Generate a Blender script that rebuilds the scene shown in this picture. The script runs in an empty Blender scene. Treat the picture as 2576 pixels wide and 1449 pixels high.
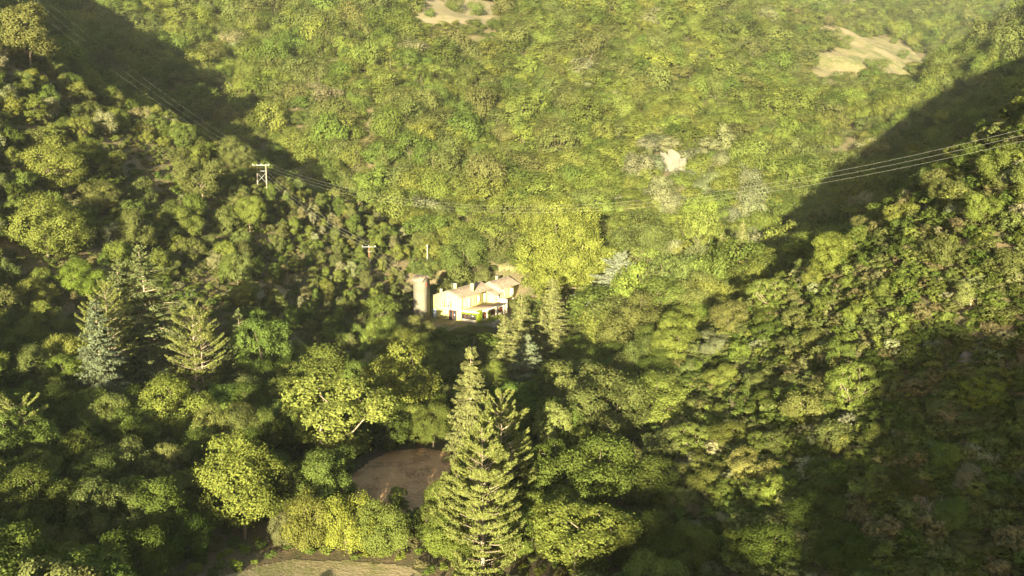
import bpy, math, random
import numpy as np
from mathutils import Vector, Matrix

sc = bpy.context.scene
R = math.radians
# ------------------------------------------------------------------ camera, sky, sun, exposure
CAM_Z = 45.0
PITCH = 10.0
HFOV = 60.0
SUN_AZ = 9.5        # light travels away from the camera and a little to the right
SUN_EL = 7.6
cam_d = bpy.data.cameras.new("camera")
cam = bpy.data.objects.new("camera", cam_d)
sc.collection.objects.link(cam)
cam.location = (0, 0, CAM_Z)
cam.rotation_euler = (R(90 - PITCH), 0, 0)
cam_d.sensor_width = 36
cam_d.angle = R(HFOV)
cam_d.clip_start = 0.5
cam_d.clip_end = 9000
sc.camera = cam

world = bpy.data.worlds.new("World")
sc.world = world
world.use_nodes = True
wn = world.node_tree
sky = wn.nodes.new("ShaderNodeTexSky")
sky.sky_type = 'NISHITA'
sky.sun_disc = False
sky.sun_elevation = R(SUN_EL)
sky.sun_rotation = R(180 + SUN_AZ)
sky.air_density = 1.0
sky.dust_density = 1.5
sky.ozone_density = 1.0
bg = wn.nodes["Background"]
bg.inputs[1].default_value = 0.072
wn.links.new(sky.outputs[0], bg.inputs[0])

sun_d = bpy.data.lights.new("sun", 'SUN')
sun_d.energy = 5.0
sun_d.angle = R(0.55)
sun_d.color = (1.0, 0.90, 0.60)
sun = bpy.data.objects.new("sun", sun_d)
sc.collection.objects.link(sun)
SUND = Vector((math.sin(R(SUN_AZ)) * math.cos(R(SUN_EL)), math.cos(R(SUN_AZ)) * math.cos(R(SUN_EL)), -math.sin(R(SUN_EL))))
sun.rotation_euler = SUND.to_track_quat('-Z', 'Y').to_euler()
sun.location = (-60, -200, 160)

vs = sc.view_settings
vs.view_transform = 'Standard'
vs.look = 'None'
vs.exposure = 2.58
vs.gamma = 1.0
vs.use_curve_mapping = False
sc.cycles.use_denoising = True
sc.cycles.max_bounces = 5
sc.cycles.diffuse_bounces = 3
sc.cycles.transmission_bounces = 3
sc.cycles.transparent_max_bounces = 6
sc.cycles.caustics_reflective = False
sc.cycles.caustics_refractive = False

col = sc.collection
rng = np.random.default_rng(11)
random.seed(5)

# ------------------------------------------------------------------ projection helpers (2576-px picture units -> world)
F = 1288.0 / math.tan(R(HFOV / 2))
CP, SP = math.cos(R(PITCH)), math.sin(R(PITCH))

def unproj(px, py, Y):
    u = (px - 1288.0) / F
    v = (724.5 - py) / F
    dy = CP + v * SP
    dz = -SP + v * CP
    t = Y / dy
    return (u * t, Y, CAM_Z + dz * t)

def proj(x, y, z):
    zz = z - CAM_Z
    dep = y * CP - zz * SP
    up = y * SP + zz * CP
    return 1288.0 + F * x / dep, 724.5 - F * up / dep, dep

# ------------------------------------------------------------------ terrain
CTRL = [  # picture x, y, distance, height of the vegetation seen there
 (1180,803,213,0),(1060,808,211,0),(1270,672,238,0),(1200,570,258,1),(1000,500,270,6),(1200,400,300,6),(1200,331,325,6),
 (1200,250,360,6),(1200,150,405,7),(1160,65,445,1),(1160,10,490,0),(1160,-40,560,0),(1500,200,390,7),(1700,300,345,6),
 (1700,150,430,6),(1700,40,520,6),(1850,300,370,6),(1950,350,350,6),(1850,150,480,6),(1950,200,460,6),(1850,60,600,6),
 (2050,150,560,6),(1690,430,290,1),(1600,500,265,5),(1800,560,245,7),(1950,480,290,6),(1720,720,200,7),(1900,620,250,7),
 (2080,430,340,7),(2170,280,430,7),(2200,210,520,7),(2200,180,560,0),(2080,140,600,0),(2150,90,680,0),(2400,20,900,4),(2400,100,760,4),(2300,140,690,4),(2500,60,860,4),
 (2576,0,1000,4),(1950,30,800,4),(2576,45,480,4),(2500,100,460,4),(2400,160,440,4),(2300,220,420,4),(2190,262,400,4),
 (2400,300,340,5),(2300,400,295,5),(2500,250,370,5),(2200,450,280,6),(2100,520,258,6),(2000,620,235,7),
 (2500,370,112,4),(2576,345,106,4),(2300,500,120,4),(2100,620,130,4),(1900,700,142,5),(1720,775,152,7),(2400,700,98,4),
 (2200,750,104,4),(2000,850,112,5),(1800,900,128,6),(1600,850,150,8),(2500,1000,85,3),(2300,1100,80,3.5),(2100,1150,81,5),
 (1900,1250,80,6),(1700,1200,93,7),(2576,1449,64,3),(2300,1400,66,4),(2000,1400,70,5),(1700,1400,78,5.5),
 (1000,1220,109,0),(800,1430,88,0),(1280,1130,122,0),(450,1000,143,0),(300,1300,80,8),(50,1400,72,7),(50,1100,102,7),
 (840,890,175,0),(750,950,160,0),(930,690,222,0),(640,740,195,0),(60,870,150,0),(100,600,172,3),(100,400,195,5),(100,200,215,6),
 (50,50,235,7),(250,250,235,6),(450,300,245,5),(620,380,245,5),(400,450,215,4),(300,650,180,4),(660,490,235,0),(900,560,240,4),
 (700,700,205,1),(250,800,165,2),(350,150,365,6),(250,50,395,6),(600,280,340,6),(720,370,310,6),(900,330,310,6),(900,150,385,7),
 (800,20,470,7),(500,20,440,7),(1450,740,212,0),
]
PTS = []
for (a, b, Y, o) in CTRL:
    x, y, z = unproj(a, b, Y)
    PTS.append((x, y, z - o))
PTS += [(-108,290,35),(-130,305,42),(-86,290,26),(-64,282,20),(-160,228,92),(-205,240,122),(-250,160,100),(-120,90,32),(-80,60,10),(-150,0,55),
        (0,0,-3),(0,-60,-4),(70,172,17),(86,205,13),(112,165,54),(140,225,40),(132,117,96),(200,200,96),(250,350,105),(105,60,60),(85,120,60),(74,112,51),(60,40,21),
        (130,0,70),(-320,450,165),(-200,420,118),(0,800,190),(-300,900,260),(480,600,95),(500,800,150),(700,1100,230),(0,1500,330),(900,1400,360),(-900,900,380),
        (1000,500,230),(900,0,210),(-900,0,210),(-400,150,150),(400,100,150),(262,540,48),(205,520,60),(320,575,72),(420,500,112),(0,2600,560),(1500,2600,600),(-1500,2600,600)]
PTS = np.array(PTS)
SCL = 200.0
def _tps(r2):
    return np.where(r2 > 1e-12, 0.5 * r2 * np.log(np.maximum(r2, 1e-12)), 0.0)
def _solve(P, lam):
    n = len(P)
    xy = P[:, :2] / SCL
    d2 = ((xy[:, None, :] - xy[None, :, :]) ** 2).sum(-1)
    A = np.zeros((n + 3, n + 3))
    A[:n, :n] = _tps(d2) + lam * np.eye(n)
    A[:n, n] = 1; A[:n, n + 1:] = xy
    A[n, :n] = 1; A[n + 1:, :n] = xy.T
    b = np.zeros(n + 3); b[:n] = P[:, 2]
    return np.linalg.solve(A, b), xy
TW, TXY = _solve(PTS, 0.003)

def vnoise(x, y, seed=0):
    xi = np.floor(x).astype(np.int64); yi = np.floor(y).astype(np.int64)
    fx = x - xi; fy = y - yi
    fx = fx * fx * (3 - 2 * fx); fy = fy * fy * (3 - 2 * fy)
    def hh(a, b):
        n = (a * 374761393 + b * 668265263 + seed * 974711) & 0x7fffffff
        n = ((n ^ (n >> 13)) * 1274126177) & 0x7fffffff
        return ((n ^ (n >> 16)) & 0xffff) / 65535.0
    return (hh(xi, yi) * (1 - fx) + hh(xi + 1, yi) * fx) * (1 - fy) + (hh(xi, yi + 1) * (1 - fx) + hh(xi + 1, yi + 1) * fx) * fy

# unseen hill added behind the viewpoint, skyline shaped for foreground shade (position across, height)
SU, CU = math.sin(R(SUN_AZ)), math.cos(R(SUN_AZ))
TEL = math.tan(R(SUN_EL))
S_OCC = -230.0
OCC_X = np.array([-400,-120,-60,-46,-34,-26,-8,4,14,24,34,41,46.5,48.5,49.5,51,57,64,75,90,140,300]) * CU - SU * 85
OCC_Z = np.array([8, 8, 7.5, 6.0, -1, -4.0, -4.0, -1.0, 5., 9., 13.5, 20., 25.5, 17., 18., 33., 41., 48.5, 60., 72., 95., 120.]) + TEL * (85 - S_OCC)

def hraw(x, y):
    x = np.asarray(x, float); y = np.asarray(y, float)
    shp = x.shape
    xf = x.ravel() / SCL; yf = y.ravel() / SCL
    out = np.zeros_like(xf)
    n = len(TXY)
    for i in range(0, len(xf), 20000):
        a = xf[i:i + 20000]; b = yf[i:i + 20000]
        d2 = (a[:, None] - TXY[None, :, 0]) ** 2 + (b[:, None] - TXY[None, :, 1]) ** 2
        out[i:i + 20000] = _tps(d2) @ TW[:n] + TW[n] + a * TW[n + 1] + b * TW[n + 2]
    return out.reshape(shp)

HOUSE_C = unproj(1159.6, 806, 210.1)     # front corner of the house
def ground(x, y):
    x = np.asarray(x, float); y = np.asarray(y, float)
    z = hraw(x, y)
    rough = np.clip((y - 60) / 60, 0, 1)
    z = z + rough * ((vnoise(x / 23, y / 23, 1) - .5) * 2.2 + (vnoise(x / 9, y / 9, 2) - .5) * 0.8)
    hw = np.clip((y - 250) / 70, 0, 1) * np.clip((900 - y) / 300, 0, 1)
    z = z + hw * ((vnoise(x / 42 + .3 * vnoise(x / 60, y / 60, 5), y / 130, 3) - .5) * 15 + (vnoise(x / 24, y / 40, 4) - .5) * 7)
    # level ground round the house
    dx = x - (HOUSE_C[0] - 0.5); dy = y - (HOUSE_C[1] + 7)
    w = np.clip((22 - np.sqrt((dx * 0.9) ** 2 + dy ** 2)) / 8, 0, 1)
    z = z * (1 - w) + np.minimum(z, 0.0 + 0.0 * z) * w * 0 + w * (-0.15)
    # added ridge behind the camera, out of view, blocks low sun from the foreground
    u = x * CU - y * SU; s = x * SU + y * CU
    prof = np.interp(u, OCC_X, OCC_Z) + (vnoise(u / 14, u * 0 + 3.3, 7) - .5) * 5 + (vnoise(u / 4.0, u * 0 + 9.3, 8) - .5) * (3.5 + 7 * np.clip((u + 4) / 14, 0, 1)) + (vnoise(u / 1.7, u * 0 + 5.3, 9) - .5) * 3.0 * np.clip((u + 4) / 14, .3, 1)
    w2 = np.clip((-20 - y) / 60, 0, 1)
    base = np.minimum(z, 45 + 0 * z) * w2 + z * (1 - w2)
    ridge = prof * np.clip(1 - np.abs(s - S_OCC) / 170.0, 0, 1)
    return np.where(y < -20, np.maximum(np.minimum(base, prof - 4), ridge), z)

def gz(x, y):
    return float(ground(np.array([x]), np.array([y]))[0])

def hit(px, py, y0=40.0, y1=1500.0):
    Y = np.concatenate([np.arange(y0, 300, 0.5), np.arange(300, y1, 2.0)])
    u = (px - 1288.0) / F; v = (724.5 - py) / F
    t = Y / (CP + v * SP)
    X = u * t; Z = CAM_Z + (-SP + v * CP) * t
    below = ground(X, Y) >= Z
    i = int(np.argmax(below)) if below.any() else len(Y) - 1
    return X[i], Y[i], float(ground(X[i:i+1], Y[i:i+1])[0])

# ------------------------------------------------------------------ mesh helpers
def mesh_np(name, V, faces_q=None, mat=None, tris=None, smooth=False):
    me = bpy.data.meshes.new(name)
    V = np.asarray(V, np.float32).reshape(-1, 3)
    parts = []
    if faces_q is not None and len(faces_q): parts.append((np.asarray(faces_q, np.int32).reshape(-1, 4), 4))
    if tris is not None and len(tris): parts.append((np.asarray(tris, np.int32).reshape(-1, 3), 3))
    me.vertices.add(len(V)); me.vertices.foreach_set("co", V.ravel())
    loops = np.concatenate([p.ravel() for p, k in parts]) if parts else np.zeros(0, np.int32)
    cnt = np.concatenate([np.full(len(p), k, np.int32) for p, k in parts]) if parts else np.zeros(0, np.int32)
    me.loops.add(len(loops)); me.loops.foreach_set("vertex_index", loops)
    me.polygons.add(len(cnt))
    st = np.concatenate([[0], np.cumsum(cnt)[:-1]]).astype(np.int32) if len(cnt) else cnt
    me.polygons.foreach_set("loop_start", st)
    if smooth: me.polygons.foreach_set("use_smooth", np.ones(len(cnt), bool))
    me.update(calc_edges=True)
    if mat is not None: me.materials.append(mat)
    return me

def new_obj(name, data, parent=None, loc=None, rot=None, **props):
    o = bpy.data.objects.new(name, data)
    col.objects.link(o)
    if parent is not None: o.parent = parent
    if loc is not None: o.location = loc
    if rot is not None: o.rotation_euler = rot
    for k, v in props.items(): o[k] = v
    return o

def thing(name, label, cat, loc=(0, 0, 0), rz=0.0, group=None):
    o = bpy.data.objects.new(name, None)
    col.objects.link(o)
    o.empty_display_size = 0.3
    o.location = loc; o.rotation_euler = (0, 0, rz)
    o["label"] = label; o["category"] = cat
    if group: o["group"] = group
    return o

class MB:
    """collects boxes, prisms and tubes into one mesh"""
    def __init__(s): s.v = []; s.q = []; s.t = []
    def add(s, V, q=(), t=()):
        b = len(s.v)
        s.v += [tuple(p) for p in V]
        s.q += [tuple(i + b for i in f) for f in q]
        s.t += [tuple(i + b for i in f) for f in t]
    def box(s, x0, x1, y0, y1, z0, z1):
        V = [(x0,y0,z0),(x1,y0,z0),(x1,y1,z0),(x0,y1,z0),(x0,y0,z1),(x1,y0,z1),(x1,y1,z1),(x0,y1,z1)]
        s.add(V, [(0,3,2,1),(4,5,6,7),(0,1,5,4),(1,2,6,5),(2,3,7,6),(3,0,4,7)])
    def prism(s, poly, d):
        """poly: list of 3-D points (planar), d: extrusion vector"""
        n = len(poly); d = Vector(d)
        V = [Vector(p) for p in poly] + [Vector(p) + d for p in poly]
        b = len(s.v)
        s.v += [tuple(p) for p in V]
        for i in range(n):
            j = (i + 1) % n
            s.q.append((b + i, b + j, b + n + j, b + n + i))
        for i in range(1, n - 1):
            s.t.append((b, b + i + 1, b + i))
            s.t.append((b + n, b + n + i, b + n + i + 1))
    def tube(s, path, rad, n=6):
        path = [Vector(p) for p in path]
        if not isinstance(rad, (list, tuple)): rad = [rad] * len(path)
        b = len(s.v)
        for i, p in enumerate(path):
            d = (path[min(i + 1, len(path) - 1)] - path[max(i - 1, 0)])
            if d.length < 1e-6: d = Vector((0, 0, 1))
            d.normalize()
            a = d.cross(Vector((0.3, 0.9, 0.1)));
            if a.length < 1e-3: a = d.cross(Vector((1, 0, 0)))
            a.normalize(); c = d.cross(a)
            for k in range(n):
                th = 2 * math.pi * k / n
                s.v.append(tuple(p + (a * math.cos(th) + c * math.sin(th)) * rad[i]))
        for i in range(len(path) - 1):
            for k in range(n):
                k2 = (k + 1) % n
                s.q.append((b + i * n + k, b + i * n + k2, b + (i + 1) * n + k2, b + (i + 1) * n + k))
        e = b + (len(path) - 1) * n
        for k in range(1, n - 1):
            s.t.append((b, b + k + 1, b + k)); s.t.append((e, e + k, e + k + 1))
    def mesh(s, name, mat, smooth=False):
        return mesh_np(name, s.v, s.q, mat, s.t, smooth)
    def build(s, name, mat, parent=None, smooth=False, **props):
        return new_obj(name, s.mesh(name, mat, smooth), parent, **props)

# ------------------------------------------------------------------ materials
def nt(mat):
    mat.use_nodes = True
    t = mat.node_tree
    for n in list(t.nodes): t.nodes.remove(n)
    out = t.nodes.new("ShaderNodeOutputMaterial")
    return t, out

def mixcol(t, a, b, fac, mode='MIX'):
    m = t.nodes.new("ShaderNodeMix"); m.data_type = 'RGBA'; m.blend_type = mode
    for sock, val in ((m.inputs[0], fac), (m.inputs[6], a), (m.inputs[7], b)):
        if isinstance(val, bpy.types.NodeSocket): t.links.new(val, sock)
        elif isinstance(val, (int, float)): sock.default_value = val
        else: sock.default_value = (*val, 1)
    return m.outputs[2]

def ramp(t, fac, lo, hi, a=0.0, b=1.0):
    m = t.nodes.new("ShaderNodeMapRange")
    m.inputs[1].default_value = lo; m.inputs[2].default_value = hi
    m.inputs[3].default_value = a; m.inputs[4].default_value = b
    t.links.new(fac, m.inputs[0])
    return m.outputs[0]

def noise(t, scale, detail=3, coord='Object', rough=.55, vec=None):
    n = t.nodes.new("ShaderNodeTexNoise")
    n.inputs["Scale"].default_value = scale; n.inputs["Detail"].default_value = detail; n.inputs["Roughness"].default_value = rough
    if vec is None:
        c = t.nodes.new("ShaderNodeTexCoord"); vec = c.outputs[coord]
    t.links.new(vec, n.inputs["Vector"])
    return n.outputs["Fac"]

def leaf_mat(name, instanced=False, transl=0.27, var=0.32, fixed=None):
    m = bpy.data.materials.new(name)
    t, out = nt(m)
    if fixed is not None:
        rgb = t.nodes.new("ShaderNodeRGB"); rgb.outputs[0].default_value = (*fixed, 1); base = rgb.outputs[0]
    elif instanced:
        a = t.nodes.new("ShaderNodeAttribute"); a.attribute_type = 'INSTANCER'; a.attribute_name = "tint"; base = a.outputs["Color"]
    else:
        a = t.nodes.new("ShaderNodeObjectInfo"); base = a.outputs["Color"]
    g = t.nodes.new("ShaderNodeNewGeometry")
    isl = g.outputs["Random Per Island"]
    v = ramp(t, isl, 0, 1, 1 - var, 1 + var)
    hsv = t.nodes.new("ShaderNodeHueSaturation")
    t.links.new(base, hsv.inputs["Color"]); t.links.new(v, hsv.inputs["Value"])
    hs = t.nodes.new("ShaderNodeMath"); hs.operation = 'MULTIPLY_ADD'
    hs.inputs[1].default_value = 7.31; hs.inputs[2].default_value = 0.072
    t.links.new(isl, hs.inputs[0])
    fr = t.nodes.new("ShaderNodeMath"); fr.operation = 'FRACT'; t.links.new(hs.outputs[0], fr.inputs[0])
    t.links.new(ramp(t, fr.outputs[0], 0, 1, .485, .512), hsv.inputs["Hue"])
    c = hsv.outputs["Color"]
    d = t.nodes.new("ShaderNodeBsdfDiffuse"); t.links.new(c, d.inputs[0])
    tr = t.nodes.new("ShaderNodeBsdfTranslucent")
    t.links.new(mixcol(t, c, (1.0, 1.0, 0.35), 1.0, 'MULTIPLY'), tr.inputs[0])
    mx = t.nodes.new("ShaderNodeMixShader"); mx.inputs[0].default_value = transl
    t.links.new(d.outputs[0], mx.inputs[1]); t.links.new(tr.outputs[0], mx.inputs[2])
    t.links.new(mx.outputs[0], out.inputs[0])
    return m

def surf(name, c1, c2, scale=3.0, rough=.9, bump=0.0, c3=None, scale3=0.6, detail=4, spec=.2, lo=.35, hi=.65, metallic=0.0):
    m = bpy.data.materials.new(name)
    t, out = nt(m)
    p = t.nodes.new("ShaderNodeBsdfPrincipled")
    p.inputs["Roughness"].default_value = rough
    p.inputs["Specular IOR Level"].default_value = spec
    p.inputs["Metallic"].default_value = metallic
    n1 = noise(t, scale, detail)
    c = mixcol(t, c1, c2, ramp(t, n1, lo, hi))
    if c3 is not None:
        c = mixcol(t, c, c3, ramp(t, noise(t, scale3, 5), .48, .66))
    t.links.new(c, p.inputs["Base Color"])
    if bump:
        b = t.nodes.new("ShaderNodeBump"); b.inputs["Strength"].default_value = bump; b.inputs["Distance"].default_value = .05
        t.links.new(noise(t, scale * 4, 4), b.inputs["Height"]); t.links.new(b.outputs[0], p.inputs["Normal"])
    t.links.new(p.outputs[0], out.inputs[0])
    return m

M = {}
M['leaf'] = leaf_mat("leaf_near")
M['leafi'] = leaf_mat("leaf_wood", True, var=.13)
M['needle'] = leaf_mat("needle", transl=.22, var=.3)
M['bark'] = surf("bark", (.10, .075, .05), (.17, .135, .10), 6, c3=(.06, .05, .035))
M['palebark'] = surf("pale_bark", (.36, .29, .2), (.24, .19, .13), 5, c3=(.15, .12, .08))
M['deadwood'] = surf("dead_wood", (.38, .33, .27), (.25, .21, .17), 4)
M['plaster_y'] = surf("yellow_plaster", (.47, .45, .165), (.44, .42, .15), 1.1, c3=(.40, .38, .155), scale3=.35)
M['plaster_c'] = surf("cream_plaster", (.155, .139, .105), (.138, .124, .092), .8, c3=(.108, .097, .072), scale3=.45, bump=.15)
M['tile'] = surf("roof_tile", (.215, .165, .122), (.165, .127, .094), 3.0, c3=(.26, .21, .16), scale3=1.3)
M['tile_red'] = surf("red_roof_tile", (.30, .15, .11), (.22, .11, .085), 3.0, c3=(.36, .22, .17))
M['shutter'] = surf("shutter_red", (.42, .12, .05), (.36, .10, .04), 4, rough=.6)
M['shutter_o'] = surf("shutter_orange", (.55, .20, .04), (.48, .16, .03), 4, rough=.6)
M['white'] = surf("white_paint", (.80, .77, .70), (.72, .69, .62), 3, rough=.6)
M['frame'] = surf("window_frame", (.24, .07, .035), (.19, .05, .03), 5, rough=.5)
M['stone'] = surf("pale_stone", (.55, .48, .37), (.40, .35, .27), 2.2, c3=(.62, .56, .45), bump=.5)
M['ruin'] = surf("ruin_stone", (.165, .150, .115), (.125, .112, .086), 2.5, c3=(.10, .09, .07), bump=.6)
M['rock'] = surf("rock", (.115, .105, .09), (.08, .072, .062), 1.5, c3=(.15, .14, .12), bump=.8)
M['glass'] = surf("dark_glass", (.02, .022, .025), (.035, .035, .03), 2, rough=.15, spec=.5)
M['door_blue'] = surf("door_blue_grey", (.50, .58, .68), (.44, .52, .62), 2, rough=.5)
M['pole_wood'] = surf("pole_wood", (.26, .22, .165), (.20, .165, .125), 3)
M['pole_red'] = surf("pole_red_wood", (.19, .095, .055), (.15, .075, .045), 3)
M['concrete'] = surf("concrete", (.28, .265, .24), (.22, .21, .19), 1.5)
M['metal'] = surf("galvanised", (.27, .28, .27), (.21, .22, .21), 3, rough=.5, spec=.4)
M['cable'] = surf("cable", (.30, .29, .25), (.25, .24, .21), 2, rough=.5)
M['terrace'] = surf("terrace_tiles", (.36, .22, .16), (.28, .17, .125), 2.5, c3=(.24, .19, .13), scale3=.3)
M['asphalt'] = surf("asphalt", (.13, .12, .11), (.10, .095, .09), 2)
M['carpaint'] = surf("car_paint", (.02, .02, .023), (.025, .025, .028), 2, rough=.25, spec=.6)
M['rubber'] = surf("rubber", (.02, .02, .02), (.03, .03, .03), 4)

# ground material: dry grass, bare earth, leaf litter
def ground_mat(name, cols, s1=.05, s2=.35, s3=2.5):
    m = bpy.data.materials.new(name)
    t, out = nt(m)
    p = t.nodes.new("ShaderNodeBsdfPrincipled"); p.inputs["Roughness"].default_value = 1; p.inputs["Specular IOR Level"].default_value = .1
    a = mixcol(t, cols[0], cols[1], ramp(t, noise(t, s1, 4), .4, .6))
    b = mixcol(t, a, cols[2], ramp(t, noise(t, s2, 5), .46, .62))
    c = mixcol(t, b, cols[3], ramp(t, noise(t, s3, 4), .5, .72))
    t.links.new(c, p.inputs["Base Color"])
    bp = t.nodes.new("ShaderNodeBump"); bp.inputs["Strength"].default_value = .8; bp.inputs["Distance"].default_value = .25
    t.links.new(noise(t, 2.2, 6, rough=.7), bp.inputs["Height"]); t.links.new(bp.outputs[0], p.inputs["Normal"])
    t.links.new(p.outputs[0], out.inputs[0])
    return m
M['ground'] = ground_mat("hillside_ground", [(.14, .105, .06), (.10, .085, .045), (.075, .08, .03), (.20, .15, .085)])
M['field'] = ground_mat("dry_field", [(.20, .168, .10), (.175, .143, .083), (.14, .13, .06), (.235, .19, .115)], .06, .25, 1.2)
M['field2'] = ground_mat("rough_pasture", [(.21, .172, .095), (.165, .148, .066), (.105, .112, .04), (.25, .20, .115)], .03, .07, .4)
M['clearing'] = ground_mat("mown_clearing", [(.48, .29, .14), (.40, .24, .115), (.24, .14, .065), (.54, .36, .18)], .12, .35, 3.0)
M['meadow'] = ground_mat("dry_meadow", [(.33, .26, .14), (.27, .22, .11), (.20, .19, .07), (.40, .32, .19)], .15, .5, 3.0)
M['grass'] = ground_mat("green_grass", [(.10, .13, .025), (.12, .13, .035), (.16, .14, .05), (.07, .10, .02)], .2, .6, 3)

# ------------------------------------------------------------------ ground sheet
def axis(segs):
    out = []
    for a, b, st in segs: out += list(np.arange(a, b, st))
    out.append(segs[-1][1]); return np.array(out, float)
gx = axis([(-1500, -600, 90), (-600, -260, 20), (-260, 300, 3.0), (300, 640, 20), (640, 1540, 90)])
gy = axis([(-430, 40, 10), (40, 520, 3.0), (520, 1100, 10), (1100, 2000, 90)])
GX, GY = np.meshgrid(gx, gy)
GZ = ground(GX, GY)
nx, ny = len(gx), len(gy)
idx = np.arange(nx * ny).reshape(ny, nx)
Q = np.stack([idx[:-1, :-1], idx[:-1, 1:], idx[1:, 1:], idx[1:, :-1]], -1).reshape(-1, 4)
terr = new_obj("terrain", mesh_np("terrain", np.stack([GX, GY, GZ], -1), Q, M['ground'], smooth=True), kind="structure")

def sheet(name, poly_px, mat, off=.14, step=2.0, world_poly=None, **props):
    """a patch of ground cover that follows the terrain inside a polygon given by picture points"""
    P = np.array(world_poly if world_poly is not None else [hit(a, b)[:2] for a, b in poly_px])
    x0, y0 = P.min(0); x1, y1 = P.max(0)
    xs = np.arange(x0, x1 + step, step); ys = np.arange(y0, y1 + step, step)
    X, Y = np.meshgrid(xs, ys)
    cx = (X[:-1, :-1] + X[1:, 1:]) / 2; cy = (Y[:-1, :-1] + Y[1:, 1:]) / 2
    wob = step * .5
    ins = inside(P, cx + (vnoise(cx / 3, cy / 3, 21) - .5) * wob * 4, cy + (vnoise(cx / 3, cy / 3, 22) - .5) * wob * 4)
    Z = ground(X, Y) + off
    # never under the triangulated ground sheet
    ids = np.arange(X.size).reshape(X.shape)
    Qd = np.stack([ids[:-1, :-1], ids[:-1, 1:], ids[1:, 1:], ids[1:, :-1]], -1)[ins]
    return new_obj(name, mesh_np(name, np.stack([X, Y, Z], -1), Qd, mat, smooth=True), **props), P

def inside(P, X, Y):
    X = np.asarray(X); c = np.zeros(X.shape, bool)
    n = len(P); j = n - 1
    for i in range(n):
        xi, yi = P[i]; xj, yj = P[j]
        cond = ((yi > Y) != (yj > Y)) & (X < (xj - xi) * (Y - yi) / (yj - yi + 1e-12) + xi)
        c ^= cond; j = i
    return c

NOTREE = []     # world polygons kept free of scattered trees
o, P = sheet("clearing", [(845,1265),(880,1205),(930,1160),(985,1138),(1060,1130),(1130,1140),(1175,1160),(1200,1230),(1190,1290),(1100,1300),(950,1290)], M['clearing'], step=.3, off=.05, kind="structure"); NOTREE.append(P)
o, P = sheet("meadow", [(520,1490),(575,1450),(650,1425),(740,1412),(860,1412),(960,1420),(1040,1432),(1085,1465),(1085,1530),(500,1530)], M['meadow'], step=.3, off=.03, kind="structure"); NOTREE.append(P)
o, P = sheet("upper_field", [(1040,8),(1265,8),(1262,62),(1225,72),(1050,66)], M['field'], step=3, off=.3, kind="structure"); NOTREE.append(P)
o, P = sheet("far_pasture", [(2015,185),(2110,205),(2250,212),(2340,160),(2290,120),(2230,88),(2090,72),(1990,72),(2060,100),(2110,110),(2060,140)], M['field2'], step=5, off=.5, kind="structure"); NOTREE.append(P)
o, P = sheet("bare_bank", [(1120,560),(1180,555),(1285,540),(1285,600),(1200,600),(1130,590)], M['field2'], step=1.5, off=.12, kind="structure"); NOTREE.append(P)
o, P = sheet("gravel_yard", [(1250,660),(1305,656),(1312,672),(1300,684),(1258,684)], M['field2'], step=.6, off=.12, kind="structure"); NOTREE.append(P)
o, P = sheet("grass_bank", [(590,725),(670,715),(740,735),(720,760),(600,760)], M['field2'], step=1.2, off=.12, kind="structure"); NOTREE.append(P)

# ------------------------------------------------------------------ foliage generators
def unit(a):
    return a / np.maximum(np.linalg.norm(a, axis=-1, keepdims=True), 1e-9)

def cards(c, n, size, aspect, rg, tang=None, bend=.12):
    """diamond leaf sprays: centres, normals, lengths -> verts, quads"""
    N = len(c)
    n = unit(n)
    if tang is None: tang = rg.normal(size=(N, 3))
    t = tang - (tang * n).sum(-1, keepdims=True) * n
    t = unit(t); b = np.cross(n, t)
    s = size[:, None] * .5
    w = s * aspect
    V = np.stack([c + t * s, c + b * w - n * s * bend, c - t * s, c - b * w - n * s * bend], 1).reshape(-1, 3)
    Qd = np.arange(4 * N).reshape(N, 4)
    return V, Qd

def limb(mb, a, b, r0, r1, rg, sag=.08, n=5, seg=4):
    a = np.array(a, float); b = np.array(b, float)
    L = np.linalg.norm(b - a)
    k = rg.normal(size=3) * L * sag
    pts = []
    for i in range(seg + 1):
        f = i / seg
        pts.append(a + (b - a) * f + k * math.sin(math.pi * f))
    mb.tube(pts, [r0 + (r1 - r0) * i / seg for i in range(seg + 1)], n)

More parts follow.
